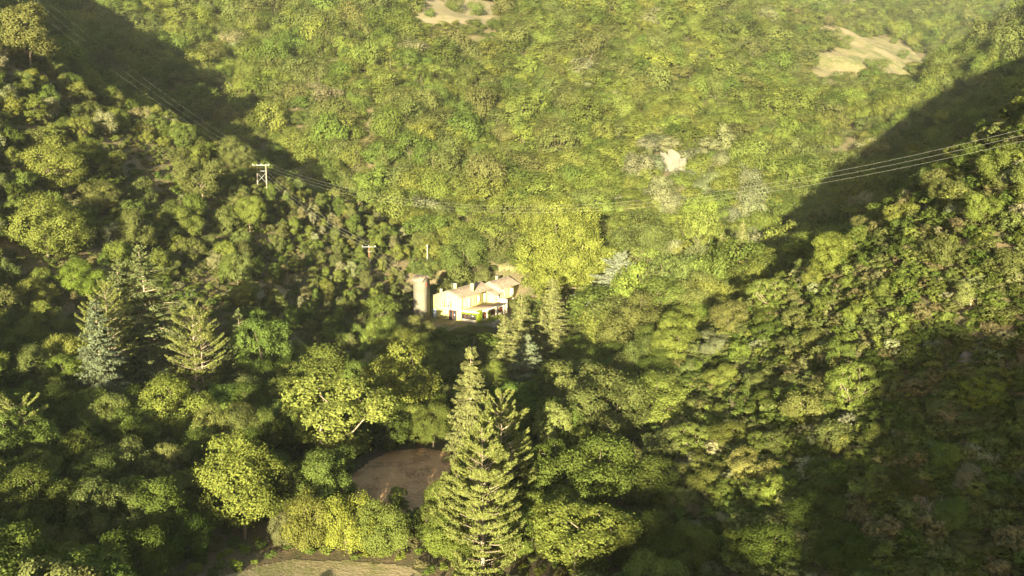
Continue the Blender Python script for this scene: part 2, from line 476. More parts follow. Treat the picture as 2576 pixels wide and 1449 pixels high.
def broadleaf(seed, W, H, base=.2, lobes=14, nleaf=5000, ls=.34, shape='round', lobe_r=.22, tuft=1.0, clumps=18, bare=False, nn=.36):
    rg = np.random.default_rng(seed)
    hz = H * (1 - base) / 2; cz = H * base + hz
    C = []; Rl = []
    tries = 0
    while len(C) < lobes and tries < 3000:
        tries += 1
        d = unit(rg.normal(size=3)); f = rg.uniform(.35, .74) if shape != 'full' else rg.uniform(.45, .88)
        p = d * f
        zf = (p[2] + 1) / 2
        prof = 1.0
        if shape == 'cone': prof = 1.25 - .85 * zf
        elif shape == 'vase': prof = .55 + .6 * zf
        elif shape == 'full':
            prof = 1.08 if zf < .55 else 1.08 - .3 * (zf - .55)
        elif shape == 'tall': prof = .95 - .35 * abs(zf - .45)
        q = np.array([p[0] * W / 2 * prof, p[1] * W / 2 * prof, cz + p[2] * hz])
        r = W * lobe_r * rg.uniform(.7, 1.2) * (0.75 + .25 * prof)
        if C and min(np.linalg.norm(q - c) for c in C) < r * .62: continue
        C.append(q); Rl.append(r)
    C = np.array(C); Rl = np.array(Rl)
    cc = []; cd = []; cr = []
    ctr = np.array([0, 0, H * base + hz * .8])
    for q, r in zip(C, Rl):
        out = unit(q - ctr)
        for _ in range(clumps):
            d = unit(rg.normal(size=3) + out * .55 + np.array([0, 0, .25]))
            p = q + d * r * rg.uniform(.7, 1.08) * np.array([1, 1, .85])
            dd = np.linalg.norm(C - p, axis=1) / Rl
            if (dd < .62).sum() > 0: continue
            if p[2] < H * base * .6: continue
            cc.append(p); cd.append(d); cr.append(r * rg.uniform(.24, .42) * tuft)
    cc = np.array(cc); cd = np.array(cd); cr = np.array(cr)
    wgt = cr ** 2; wgt /= wgt.sum()
    k = rg.choice(len(cc), nleaf, p=wgt)
    off = rg.normal(size=(nleaf, 3)) * cr[k, None] * .62
    al = (off * cd[k]).sum(-1, keepdims=True)
    off = off - cd[k] * al * .35
    pos = cc[k] + off
    nrm = cd[k] * .8 + unit(off + 1e-6) * .35 + rg.normal(size=(nleaf, 3)) * nn + np.array([0, 0, .2])
    size = ls * rg.uniform(.65, 1.35, nleaf)
    V, Qd = cards(pos, nrm, size, .62, rg)
    # trunk and limbs
    mb = MB()
    tr = max(.09, W * .022)
    top = np.array([rg.normal() * .04 * W, rg.normal() * .04 * W, H * (base + .3)])
    limb(mb, (0, 0, -.6), top, tr, tr * .6, rg, .02, 7, 5)
    for i in np.argsort(-Rl)[:min(len(C), 11)]:
        st = np.array([0, 0, 0]) + top * rg.uniform(.55, 1.0)
        limb(mb, st, C[i] + unit(C[i] - st) * Rl[i] * .45, tr * .42, tr * .12, rg, .1, 4, 4)
    return V, Qd, mb

def tubes_bare(seed, H, spread=.55, n0=5, depth=3):
    rg = np.random.default_rng(seed); mb = MB()
    def rec(p, d, L, r, k):
        e = p + d * L
        limb(mb, p, e, r, r * .6, rg, .07, 4 if k else 6, 3)
        if k >= depth: return
        for _ in range(rg.integers(2, 5)):
            nd = unit(d + rg.normal(size=3) * spread + np.array([0, 0, .25]))
            rec(p + d * L * rg.uniform(.55, 1.0), nd, L * rg.uniform(.55, .8), r * .55, k + 1)
    for i in range(n0):
        a = rg.uniform(0, 6.28)
        rec(np.array([0, 0, -.2]), unit(np.array([math.cos(a) * spread, math.sin(a) * spread, 1.0])), H * .42, H * .012, 0)
    return mb

def conifer(seed, H, Rad, base=.12, style='fir', gap=.55, nb=6, per=30, power=.85, lean=0.0, ragged=.2, cs=1.0):
    rg = np.random.default_rng(seed); mb = MB()
    bend = np.array([rg.normal() * .3, rg.normal() * .3, 0]) * lean
    def axis_at(z):
        f = max(0, z / H)
        return np.array([bend[0] * f ** 4, bend[1] * f ** 4, z]) if not lean else np.array([bend[0] * f ** 3 * H * .12, bend[1] * f ** 3 * H * .12, z])
    tp = [axis_at(H * f) for f in (-.03, .15, .3, .45, .6, .75, .88, .97, 1.0)]
    r0 = max(.12, H * .014)
    mb.tube(tp, [r0 * (1.02 - f) + .012 for f in (0, .15, .3, .45, .6, .75, .88, .97, 1.0)], 7)
    P = []; Nn = []; S = []; T = []
    z = H * base; ang = 0.0
    while z < H * .975:
        f = (z - H * base) / (H * (1 - base))
        if style == 'cedar':
            rr = Rad * (1 - f) ** .8 * .95 + .25
        elif style == 'pine':
            rr = Rad * (math.sin(math.pi * (.26 + .74 * f)) ** .8 * .95 + .05) if f > .0 else Rad
        else:
            rr = Rad * (1 - f) ** power * 1.0 + .16
        k = nb if f < .85 else max(3, nb - 2)
        for b in range(k):
            ang += 2.399 + rg.normal() * .35
            r = rr * (1 - ragged + ragged * 2 * rg.random() ** 1.0)
            if rg.random() < .07: continue
            if style == 'cedar' and rg.random() < .16: r *= 1.35
            d = np.array([math.cos(ang), math.sin(ang), 0])
            side = np.array([-d[1], d[0], 0])
            o = axis_at(z + rg.normal() * gap * .25)
            if style == 'fir':   slope, curve = -.12 - .25 * (1 - f), .22
            elif style == 'pine': slope, curve = .05 + .55 * f, .22
            else: slope, curve = .10 + .45 * f ** 2, -.16
            slope += rg.normal() * .10
            if f > .88: slope += .5
            path = [o + d * r * t + np.array([0, 0, r * (slope * t + curve * t * t)]) for t in (0, .35, .7, 1.0)]
            br = max(.015, r * .011)
            mb.tube(path, [br * 1.5, br, br * .7, br * .3], 3)
            m = max(9, int(per * 2.1 / cs ** 1.6 * (r / Rad) ** .9 * rg.uniform(.8, 1.2)))
            t = rg.uniform(.16 if style != 'pine' else .38, 1.03, m) ** (.8 if style != 'pine' else .6)
            wid = r * (.30 if style == 'fir' else .34 if style == 'pine' else .30) * np.sin(np.clip(t * 1.05, 0, 1) * math.pi * .8 + .35)
            lat = rg.uniform(-1, 1, m)
            pos = o + d * (r * t)[:, None] + side * (wid * lat)[:, None]
            pos[:, 2] += r * (slope * t + curve * t * t) - np.abs(lat) * wid * (.22 if style == 'fir' else .1 if style == 'cedar' else -.12)
            if style == 'pine':
                pos[:, 2] += np.abs(rg.normal(size=m)) * .16
                nn = rg.normal(size=(m, 3)) * .8 + np.array([0, 0, .5]) - d * .1
                tg = d * .6 + side * (lat * .7)[:, None] + np.array([0, 0, .75]) + rg.normal(size=(m, 3)) * .35
                sz = rg.uniform(.42, .78, m)
            elif style == 'cedar':
                pos[:, 2] += rg.normal(size=m) * .06
                nn = np.array([0, 0, .7]) + rg.normal(size=(m, 3)) * .5 + d * .55
                tg = d * .8 + side * (lat * 1.0)[:, None] + np.array([0, 0, -.12])
                sz = rg.uniform(.5, .9, m)
            else:
                pos[:, 2] += rg.normal(size=m) * .05
                nn = np.array([0, 0, .6]) + rg.normal(size=(m, 3)) * .45 + d * .8
                tg = d * .9 + side * (lat * .9)[:, None] + np.array([0, 0, -.3])
                sz = rg.uniform(.5, .85, m)
            P.append(pos); Nn.append(nn); S.append(sz); T.append(tg)
        z += gap * rg.uniform(.75, 1.25) * (1.0 if style != 'cedar' else 1.0)
    # leader
    m = 26
    zz = rg.uniform(.9, 1.0, m) * H
    pos = np.array([axis_at(q) for q in zz]) + rg.normal(size=(m, 3)) * .1
    P.append(pos); Nn.append(rg.normal(size=(m, 3))); S.append(rg.uniform(.25, .45, m)); T.append(rg.normal(size=(m, 3)) * .4 + np.array([0, 0, 1.0]))
    P = np.concatenate(P); Nn = np.concatenate(Nn); S = np.concatenate(S); T = np.concatenate(T)
    V, Qd = cards(P, Nn, S * cs, .42 if style != 'pine' else .25, rg, T, .08)
    return V, Qd, mb

# prototypes: (crown mesh, trunk mesh, width, height)
def make_proto(name, leafmat, barkmat, gen):
    V, Qd, mb = gen
    w = float(np.percentile(np.abs(V[:, :2]), 98) * 2); h = float(np.percentile(V[:, 2], 99.7))
    return dict(crown=mesh_np(name + "_crown", V, Qd, leafmat), trunk=mb.mesh(name + "_trunk", barkmat, True), w=w, h=h, raw=(V, Qd, mb))

NEAR = {
 'round':  make_proto("round", M['leaf'], M['bark'], broadleaf(1, 8, 8.6, .05, 19, 20000, 0.195, 'round', .20)),
 'round2': make_proto("round2", M['leaf'], M['bark'], broadleaf(2, 8, 8.0, .04, 23, 20000, 0.195, 'round', .17, 1.1)),
 'tall':   make_proto("tall", M['leaf'], M['bark'], broadleaf(3, 7, 10.5, .04, 22, 20000, 0.203, 'tall', .20)),
 'cone':   make_proto("cone", M['leaf'], M['bark'], broadleaf(4, 8, 11.0, .02, 27, 22400, 0.203, 'cone', .18)),
 'vase':   make_proto("vase", M['leaf'], M['palebark'], broadleaf(5, 8.5, 8.2, .12, 17, 17600, 0.195, 'vase', .18, .95)),
 'loose':  make_proto("loose", M['leaf'], M['palebark'], broadleaf(6, 8, 8.6, .08, 17, 14400, 0.195, 'vase', .15, .85, 17)),
 'bushy':  make_proto("bushy", M['leaf'], M['bark'], broadleaf(7, 8, 6.4, .0, 20, 18400, 0.195, 'round', .19, 1.05)),
 'slim':   make_proto("slim", M['leaf'], M['bark'], broadleaf(8, 4.2, 7.8, .03, 17, 8320, 0.195, 'tall', .21)),
 'slim2':  make_proto("slim2", M['leaf'], M['bark'], broadleaf(9, 4.6, 7.0, .03, 15, 8000, 0.195, 'cone', .21)),
}
MID = {
 'round':  make_proto("mid_round", M['leaf'], M['bark'], broadleaf(21, 8, 8.4, .04, 17, 6300, 0.328, 'round', .21)),
 'round2': make_proto("mid_round2", M['leaf'], M['bark'], broadleaf(22, 8, 7.4, .03, 19, 6300, 0.328, 'round', .18)),
 'tall':   make_proto("mid_tall", M['leaf'], M['bark'], broadleaf(23, 7, 9.8, .03, 18, 6300, 0.328, 'tall', .20)),
 'vase':   make_proto("mid_vase", M['leaf'], M['palebark'], broadleaf(24, 8.4, 7.8, .08, 15, 5700, 0.328, 'vase', .18)),
 'bushy':  make_proto("mid_bushy", M['leaf'], M['bark'], broadleaf(25, 8, 6.2, .0, 17, 6000, 0.328, 'round', .19)),
}
SHRUB = [make_proto("shrub%d" % i, M['leaf'], M['bark'], broadleaf(40 + i, 3.0, 1.9 + .25 * i, .0, 11, 1150 + 80 * i, .21, 'round' if i % 2 else 'vase', .19, 1.0, 12)) for i in range(5)]

def merged(p, name, mats):
    """crown and trunk in one mesh, for the woods too far to tell their parts"""
    V, Qd, mb = p['raw']
    V2 = np.concatenate([V, np.array(mb.v)]); n = len(V)
    q2 = np.concatenate([Qd, np.array(mb.q) + n])
    me = mesh_np(name, V2, q2, mats[0])
    me.materials.append(mats[1])
    mi = np.zeros(len(q2), np.int32); mi[len(Qd):] = 1
    me.polygons.foreach_set("material_index", mi)
    return me

# ------------------------------------------------------------------ tree placement
TREES = []      # broadleaf: dict(x,y,z,w,h,proto,tint,label,...)
CROWNS = []     # (x,y,r) already taken
PAL = {
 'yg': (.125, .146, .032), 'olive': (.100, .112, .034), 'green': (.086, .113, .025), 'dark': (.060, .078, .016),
 'grey': (.170, .172, .085), 'brown': (.128, .118, .050), 'lime': (.142, .172, .028), 'pale': (.150, .160, .085), 'gold': (.160, .168, .050),
 'silver': (.165, .182, .120), 'blue': (.120, .140, .078), 'cedar': (.105, .122, .046), 'pine': (.146, .160, .044), 'fir': (.140, .146, .052),
}
TONE = {'yg': 'yellow-green', 'olive': 'olive-green', 'green': 'fresh green', 'dark': 'dark green', 'grey': 'grey-green', 'brown': 'brownish', 'lime': 'bright lime-green', 'pale': 'pale silvery', 'gold': 'golden'}

def jitter(c, rg, a=.18):
    k = 1 + rg.uniform(-a, a)
    return tuple(max(.01, v * k * (1 + rg.uniform(-.07, .07))) for v in c)

def by_top(px, py, wpx, asp, y0=55, y1=700):
    """where a tree of that shape stands if its top shows at (px, py) with that width"""
    Y = np.concatenate([np.arange(y0, 300, .5), np.arange(300, y1, 2.0)])
    u = (px - 1288.0) / F; v = (724.5 - py) / F
    t = Y / (CP + v * SP)
    X = u * t; Zt = CAM_Z + (-SP + v * CP) * t
    h = wpx * t / F * asp
    ok = ground(X, Y) + h >= Zt
    i = int(np.argmax(ok)) if ok.any() else len(Y) // 2
    w = wpx * t[i] / F
    return X[i], Y[i], gz(X[i], Y[i]), w, w * asp

def hero(px, py, wpx, asp, proto, tone, label, y0=55, **kw):
    x, y, z, w, h = by_top(px, py, wpx, asp, y0)
    TREES.append(dict(x=x, y=y, z=z, w=w, h=h, proto=proto, tone=tone, label=label, hero=True, **kw))
    if x > 14 and y < 165: TREES[-1]['z'] -= h * .12
    CROWNS.append((x, y, w * .42))

H_ = hero
# around the house
H_(1160, 572, 128, 1.05, 'round', 'green', "tall leafy tree just behind the yellow house, right of the tower")
H_(1345, 490, 130, 1.0, 'round2', 'yg', "broad tree peeking out behind the giant plane tree's left shoulder")
H_(1612, 528, 155, 1.05, 'round', 'olive', "large brownish olive tree right of the giant plane tree")
H_(1475, 560, 100, 1.0, 'round2', 'olive', "tree behind the right shoulder of the giant plane tree")
H_(1588, 735, 190, .9, 'round2', 'olive', "wide olive-green tree below the blue cedar, right of the firs")
H_(1735, 752, 140, .85, 'round', 'yg', "sunlit oak on the valley side right of the wide olive tree")
H_(1655, 690, 80, .9, 'round', 'olive', "small tree just right of the blue cedar's foot")
H_(1640, 812, 80, .9, 'bushy', 'yg', "small lit tree below the wide olive-green tree")
H_(1040, 795, 95, .75, 'round2', 'olive', "rounded tree standing in front of the tower's foot")
H_(955, 740, 90, 1.1, 'slim', 'green', "leafy young tree hiding the tower's left side")
H_(960, 800, 100, .9, 'bushy', 'yg', "low tree to the lower left of the tower")
H_(1090, 880, 90, 1.0, 'round2', 'yg', "small yellowish tree below the house, left of the slender fir", y0=120)
H_(1190, 818, 100, .35, 'bushy', 'olive', "wide flowering bush in front of the veranda")
H_(1225, 672, 90, .8, 'round2', 'olive', "rounded tree close behind the house's tallest roof", y0=226)
H_(1105, 828, 62, .55, 'bushy', 'green', "low bush below the glazed gable door of the house")
H_(1160, 836, 80, .5, 'bushy', 'olive', "low bush in the garden below the house's front corner")
H_(1222, 838, 60, .6, 'bushy', 'lime', "bright low bush under the veranda's arches")
H_(1118, 866, 90, .65, 'round2', 'green', "small round tree in the garden left of the dark car")
H_(1048, 850, 80, .8, 'round2', 'olive', "small round tree in the garden below the tower")
H_(1062, 842, 110, .9, 'round2', 'yg', "lit round tree just below the tower, left of the garden")
H_(1150, 880, 105, .95, 'round2', 'olive', "olive round tree just left of the slender fir's tip")
H_(1243, 905, 85, 1.1, 'round', 'yg', "lit tree between the slender fir and the silvery fir")
H_(1010, 826, 100, .9, 'round', 'yg', "lit tree left of the round tree below the tower")
# valley floor, left and centre
H_(1000, 868, 185, 1.25, 'cone', 'yg', "tall chestnut tree with layered foliage behind the clearing's left end")
H_(905, 905, 110, 1.4, 'tall', 'green', "narrow leafy tree left of the layered chestnut tree")
H_(800, 868, 200, .85, 'round', 'yg', "broad tree right of the twin-trunk pine")
H_(690, 900, 110, 1.0, 'bushy', 'dark', "dark bushy tree between twin-trunk pine and broad tree")
H_(655, 800, 130, 1.5, 'tall', 'green', "tall leafy tree just right of the twin-trunk pine")
H_(815, 945, 280, .95, 'loose', 'yg', "biggest sprawling tree at the left edge of the brown clearing")
H_(1070, 965, 110, 1.15, 'round2', 'dark', "dark rounded tree between the chestnut and the slender fir")
H_(600, 1085, 195, 1.5, 'cone', 'yg', "tall drooping lime tree near the bottom, left of the lit hedge")
H_(430, 1120, 120, 1.0, 'loose', 'gold', "half-bare yellowing tree left of the drooping lime tree")
H_(430, 942, 175, 1.05, 'round', 'yg', "rounded tree in front of the twin-trunk pine's foot")
H_(590, 1010, 125, 1.0, 'round2', 'olive', "medium tree right of the rounded tree below the pine")
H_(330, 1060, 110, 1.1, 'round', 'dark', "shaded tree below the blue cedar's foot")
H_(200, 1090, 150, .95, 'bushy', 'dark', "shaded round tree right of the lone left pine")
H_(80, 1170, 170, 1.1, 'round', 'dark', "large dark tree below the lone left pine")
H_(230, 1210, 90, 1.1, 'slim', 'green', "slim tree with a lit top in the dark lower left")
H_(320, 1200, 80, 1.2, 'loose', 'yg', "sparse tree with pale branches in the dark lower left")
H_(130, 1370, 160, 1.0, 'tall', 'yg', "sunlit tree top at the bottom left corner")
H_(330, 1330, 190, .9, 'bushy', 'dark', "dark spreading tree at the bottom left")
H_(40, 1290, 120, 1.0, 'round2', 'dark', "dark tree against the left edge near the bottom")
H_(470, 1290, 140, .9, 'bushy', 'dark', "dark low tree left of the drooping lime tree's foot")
H_(770, 1238, 150, 1.05, 'bushy', 'yg', "left dome of the lit hedge below the clearing")
H_(870, 1238, 150, 1.05, 'bushy', 'lime', "middle dome of the lit hedge below the clearing")
H_(965, 1262, 140, 1.0, 'bushy', 'yg', "right dome of the lit hedge below the clearing")
H_(1000, 1222, 60, 1.5, 'slim', 'yg', "upright sapling rising above the lit hedge")
H_(1080, 1265, 60, 1.6, 'slim', 'green', "slim young ash between lit hedge and front pine")
H_(1040, 1290, 55, 1.4, 'slim2', 'green', "small sapling in the gap right of the lit hedge")
H_(715, 1290, 75, 1.2, 'bushy', 'brown', "brownish thorny bush at the left end of the lit hedge")
H_(100, 868, 130, 1.1, 'round2', 'olive', "rounded tree beside the white post at the left edge")
H_(60, 800, 120, .9, 'round', 'yg', "tree behind the white post at the left edge")
H_(170, 890, 110, 1.2, 'tall', 'green', "leafy tree just left of the blue cedar")
# centre right
H_(1475, 922, 190, .95, 'vase', 'olive', "domed tree with pale branches right of the firs")
H_(1395, 905, 120, 1.1, 'round', 'green', "tree half hidden behind the domed tree, right of the firs")
H_(1545, 845, 130, .85, 'round', 'green', "shaded tree above the domed tree")
H_(1450, 848, 100, .9, 'round2', 'yg', "lit tree top right of the tall fir's foot")
H_(1530, 965, 190, .95, 'vase', 'olive', "larger umbrella-shaped tree right of the domed tree")
H_(1400, 1018, 110, 1.6, 'loose', 'gold', "golden walnut tree right of the front pines")
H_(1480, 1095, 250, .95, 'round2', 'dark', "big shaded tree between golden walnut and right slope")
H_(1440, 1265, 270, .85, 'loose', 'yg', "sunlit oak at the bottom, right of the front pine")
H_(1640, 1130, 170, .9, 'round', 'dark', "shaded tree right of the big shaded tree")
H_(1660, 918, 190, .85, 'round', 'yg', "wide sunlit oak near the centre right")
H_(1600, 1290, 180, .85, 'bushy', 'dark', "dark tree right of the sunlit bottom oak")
# right slope
for a in [
 (2150, 900, 130, 1.15, 'loose', 'yg', "tall ragged sunlit oak in the middle of the right slope"),
 (2040, 965, 150, .75, 'vase', 'gold', "flat-topped golden oak left of the ragged sunlit oak"),
 (2490, 945, 105, 1.0, 'loose', 'lime', "isolated bright tree near the right edge below the rocks"),
 (2235, 690, 75, .9, 'round', 'yg', "small lit oak high on the right slope"),
 (2165, 755, 80, .8, 'round2', 'yg', "lit oak just below the small high oak on the right slope"),
 (2100, 572, 110, 1.15, 'tall', 'yg', "tall lit oak on the right slope's crest by the red roof"),
 (2050, 655, 70, 1.0, 'round', 'yg', "lit oak below the tall crest oak by the red roof"),
 (2450, 705, 85, .9, 'vase', 'gold', "sparse golden oak on the upper right slope"),
 (2530, 345, 110, .95, 'round', 'yg', "topmost oak on the right crest under the cables"),
 (2490, 480, 100, .9, 'vase', 'yg', "oak with a bare stem near the right crest"),
 (2390, 440, 95, .8, 'round2', 'olive', "oak on the right crest left of the topmost oak"),
 (2410, 505, 60, .8, 'bushy', 'pale', "silvery shrub-like tree on the right crest"),
 (1835, 905, 110, .8, 'round2', 'yg', "oak with lit crown left of the dead right-slope tree"),
 (1760, 1060, 120, .8, 'loose', 'yg', "oak with scattered lit sprays low on the right slope"),
 (1850, 1050, 120, .75, 'round', 'yg', "lit oak above the dark lower right wood"),
 (1900, 1130, 130, .75, 'vase', 'gold', "lit oak crown in the lower right wood"),
 (1780, 1150, 120, .8, 'vase', 'yg', "oak with bright tufts in the lower right wood"),
 (2205, 1050, 70, 1.4, 'slim', 'yg', "narrow lit tree right of the ragged sunlit oak"),
 (1850, 745, 120, .8, 'round', 'gold', "lit scrub oak beside the pale dead trunk"),
 (1940, 690, 110, .9, 'loose', 'yg', "lit oak right of the pale dead trunk"),
 (1800, 830, 90, .8, 'vase', 'pale', "silvery oak below the pale dead trunk"),
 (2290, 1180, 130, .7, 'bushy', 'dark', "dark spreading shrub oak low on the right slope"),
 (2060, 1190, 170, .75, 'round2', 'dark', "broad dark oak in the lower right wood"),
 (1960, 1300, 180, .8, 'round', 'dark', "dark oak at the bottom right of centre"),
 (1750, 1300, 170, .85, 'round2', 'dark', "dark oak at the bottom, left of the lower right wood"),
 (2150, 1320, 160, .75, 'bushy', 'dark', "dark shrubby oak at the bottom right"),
]: H_(*a)
# left slope
for a in [
 (345, 525, 115, 1.1, 'round2', 'olive', "dense egg-shaped tree on the left slope above the cedars"),
 (110, 490, 180, .95, 'round', 'yg', "large sunlit tree on the left slope near the edge"),
 (130, 340, 150, 1.0, 'round', 'yg', "big bright tree high on the left slope"),
 (205, 345, 100, .95, 'round2', 'yg', "bright tree right of the big bright tree high on the left slope"),
 (500, 400, 130, .9, 'vase', 'olive', "spreading tree on the left slope left of the two-legged pole"),
 (585, 340, 90, .95, 'round', 'olive', "oak on the left spur above the two-legged pole"),
 (625, 495, 75, 1.3, 'tall', 'yg', "upright bright tree below the two-legged pole"),
 (200, 655, 105, 1.0, 'round', 'lime', "bright rounded tree left of the cedar tops"),
 (470, 520, 90, 1.0, 'tall', 'yg', "tree right of the egg-shaped tree on the left slope"),
 (90, 700, 100, .8, 'round2', 'yg', "tree near the left edge above the white post"),
 (250, 455, 90, 1.1, 'tall', 'olive', "tall tree between large edge tree and egg-shaped tree"),
 (60, 10, 130, 1.3, 'tall', 'olive', "tall tree at the top left corner"),
]: H_(*a)

# scattered wood
ZONES = [
 (0, 0, "in the top left corner"), (250, 120, "on the left spur under the upper cables"), (450, 260, "on the left spur beside the shaded gully"),
 (60, 330, "high on the left slope by the edge"), (300, 380, "in the middle of the left slope"), (560, 420, "left of the two-legged power pole"),
 (150, 560, "on the left slope above the bright tree"), (430, 560, "on the left slope above the tall cedars"), (60, 700, "at the left edge above the white post"),
 (560, 680, "right of the tall cedars on the slope"), (780, 560, "on the slope right of the two-legged pole"), (760, 680, "beside the grass bank left of red pole"),
 (930, 560, "above the red wooden pole"), (870, 760, "below the red wooden pole, left of the tower"), (1060, 560, "above the tower, below the bare bank"),
 (620, 900, "right of the twin-trunk pine"), (300, 980, "below the blue cedar"), (150, 1000, "around the lone left pine"), (120, 1250, "in the dark lower left wood"),
 (420, 1200, "in the dark wood left of the lime tree"), (720, 1050, "left of the brown clearing"), (1000, 900, "between the house and the clearing"),
 (1280, 880, "among the firs below the house"), (1500, 640, "around the giant plane tree"), (1700, 640, "between blue cedar and the two valley firs"),
 (1450, 1150, "right of the front pines"), (1650, 1000, "in the centre right valley wood"), (1850, 800, "on the right slope beside the dead trunk"),
 (2100, 750, "in the middle of the right slope"), (2350, 600, "on the upper right slope"), (2450, 850, "on the right slope near the rocks"),
 (2350, 1050, "on the right slope below the rocks"), (2400, 1300, "in the bottom right corner"), (2000, 1100, "in the lower right wood"), (1800, 1300, "at the bottom right of centre"),
 (1100, 400, "on the hill above the bare bank"), (1450, 400, "on the hill above the giant plane tree"), (1650, 380, "beside the pale ruin"), (1900, 480, "on the valley side right of the ruin"),
 (2150, 500, "in the side valley by the red roof"), (700, 420, "in the gully above the two-legged pole"), (1350, 600, "between house and giant plane tree"),
]
ZP = np.array([z[:2] for z in ZONES], float)

def blocked(x, y, r):
    for (a, b, c) in CROWNS:
        if (a - x) ** 2 + (b - y) ** 2 < (c + r) ** 2: return True
    return False

RUIN = hit(1700, 436)
_p = unproj(1424, 775, 214); CROWNS.append((_p[0], _p[1], 10.0))
KEEP = [(HOUSE_C[0] + 1, HOUSE_C[1] + 4, 8.0), (HOUSE_C[0] + 5, HOUSE_C[1] + 12, 8.5), (HOUSE_C[0] + 9, HOUSE_C[1] + 19, 6.5), (HOUSE_C[0] - 8, HOUSE_C[1] + 2, 6.0)]
NOTALL = np.array([(-32, 40), (4, 40), (4, 91), (-32, 91)])
scat = []
shr = []
def scatter(x0, x1, y0, y1, cell, kind):
    nxx = int((x1 - x0) / cell); nyy = int((y1 - y0) / cell)
    I, J = np.meshgrid(np.arange(nxx), np.arange(nyy))
    X = x0 + (I + .5 + rng.uniform(-.45, .45, I.shape) + .5 * (J % 2)) * cell
    Y = y0 + (J + .5 + rng.uniform(-.45, .45, I.shape)) * cell
    X = X.ravel(); Y = Y.ravel()
    dep = Y
    keep = np.abs(X) < dep * .577 * 1.16 + 8
    X, Y = X[keep], Y[keep]
    Z = ground(X, Y)
    px, py, d = proj(X, Y, Z + 3)
    keep = (py < 1449 + 150) & (py > -160) & (px > -260) & (px < 2836)
    X, Y, Z, px, py = X[keep], Y[keep], Z[keep], px[keep], py[keep]
    # hidden behind the hills?
    top = Z + 7
    vis = np.ones(len(X), bool)
    for f in np.linspace(.25, .965, 26):
        vis &= ground(X * f, Y * f) < CAM_Z + (top - CAM_Z) * f + 1.0
    X, Y, Z, px, py = X[vis], Y[vis], Z[vis], px[vis], py[vis]
    ok = np.ones(len(X), bool)
    for P in NOTREE: ok &= ~inside(P, X, Y)
    for (a, b, r) in KEEP: ok &= (X - a) ** 2 + (Y - b) ** 2 > r * r
    # the house stays in view: nothing tall just in front of it
    inview = ((px > 1030) & (px < 1310) & (py > 770) & (py < 880) & (Y < 212)) | ((px > 1310) & (px < 1545) & (py > 620) & (py < 815) & (Y < 232))
    for (a0, a1, b0, b1, ym) in ((1235, 1445, 690, 1000, 212), (180, 600, 690, 1015, 200), (1125, 1250, 880, 1140, 150), (1700, 1990, 590, 740, 206), (1500, 1640, 640, 760, 204), (835, 965, 1140, 1330, 140)):
        inview |= (px > a0) & (px < a1) & (py > b0) & (py < b1) & (Y < ym)
    if kind == 'tree': ok &= ~inview & ~inside(NOTALL, X, Y)
    return X[ok], Y[ok], Z[ok], px[ok], py[ok]

def pick(rg, names, probs):
    return names[int(rg.choice(len(names), p=np.array(probs) / sum(probs)))]

def cat_tree(x, y, z, px, py, n1, n2, rg):
    """size, shape and tone of a tree growing at that spot; None where only scrub grows"""
    r = rg.random()
    if y < 165 and x > 14 + max(0, (y - 120)) * .55:          # near right slope: garrigue with scrub oaks
        if r > .66 + .2 * (px < 1950): return None
        w = rg.uniform(2.6, 4.6); a = rg.uniform(.7, .95)
        return w, w * a, pick(rg, ['round', 'round2', 'vase', 'loose', 'bushy'], [3, 3, 2, 2, 2]), pick(rg, ['dark', 'olive', 'green', 'yg', 'grey'], [3, 5, 2, 3, .3])
    if x < -18 and y < 262 and y > 150 and px < 1060:
        if px > 640 and py > 470:                               # young growth between pole and tower
            if n1 < .36 and r > .3: return None
            w = rg.uniform(1.9, 3.6); a = rg.uniform(1.2, 1.9)
            return w, w * a, pick(rg, ['slim', 'slim2', 'round2', 'tall'], [4, 4, 1, 1]), pick(rg, ['yg', 'olive', 'green', 'grey', 'brown'], [3, 3, 3, 1.2, .8])
        if n1 < .33 or r > .90: return None
        w = rg.uniform(3.2, 6.6); a = rg.uniform(.8, 1.25)
        return w, w * a, pick(rg, ['round', 'round2', 'tall', 'vase', 'bushy'], [3, 3, 2, 1.5, 1.5]), pick(rg, ['yg', 'olive', 'green', 'dark', 'grey'], [4, 4, 2, .8, .8])
    if y < 165:                                                 # valley floor
        w = rg.uniform(4.5, 7.5); a = rg.uniform(.85, 1.25)
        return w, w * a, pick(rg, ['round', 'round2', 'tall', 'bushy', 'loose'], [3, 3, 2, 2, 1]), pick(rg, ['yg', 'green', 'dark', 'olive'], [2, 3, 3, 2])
    # hill woods
    d_ruin = math.hypot(x - RUIN[0], y - RUIN[1])
    if d_ruin < 6.5: return None
    w = (4.4 + 7.2 * rg.random() ** 1.6) * (.85 + .5 * n2); a = rg.uniform(.62, .9) + .35 * (rg.random() < .22)
    if y > 380: w *= 1.15
    if n1 < .24 and r < .75 and y < 450: return None
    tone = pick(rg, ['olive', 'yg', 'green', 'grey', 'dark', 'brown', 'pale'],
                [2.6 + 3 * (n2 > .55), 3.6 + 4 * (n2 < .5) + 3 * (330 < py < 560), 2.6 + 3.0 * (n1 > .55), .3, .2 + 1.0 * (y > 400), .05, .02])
    if d_ruin < 32 and r < .42 and x > RUIN[0] - 16: tone = pick(rg, ['pale', 'grey'], [3, 2])
    if y < 230 and x > 10: w *= 1.2; a *= 1.15
    return w, w * a, pick(rg, ['round', 'round2', 'tall', 'vase', 'bushy'], [4, 4, 1.5, 2, 2]), tone

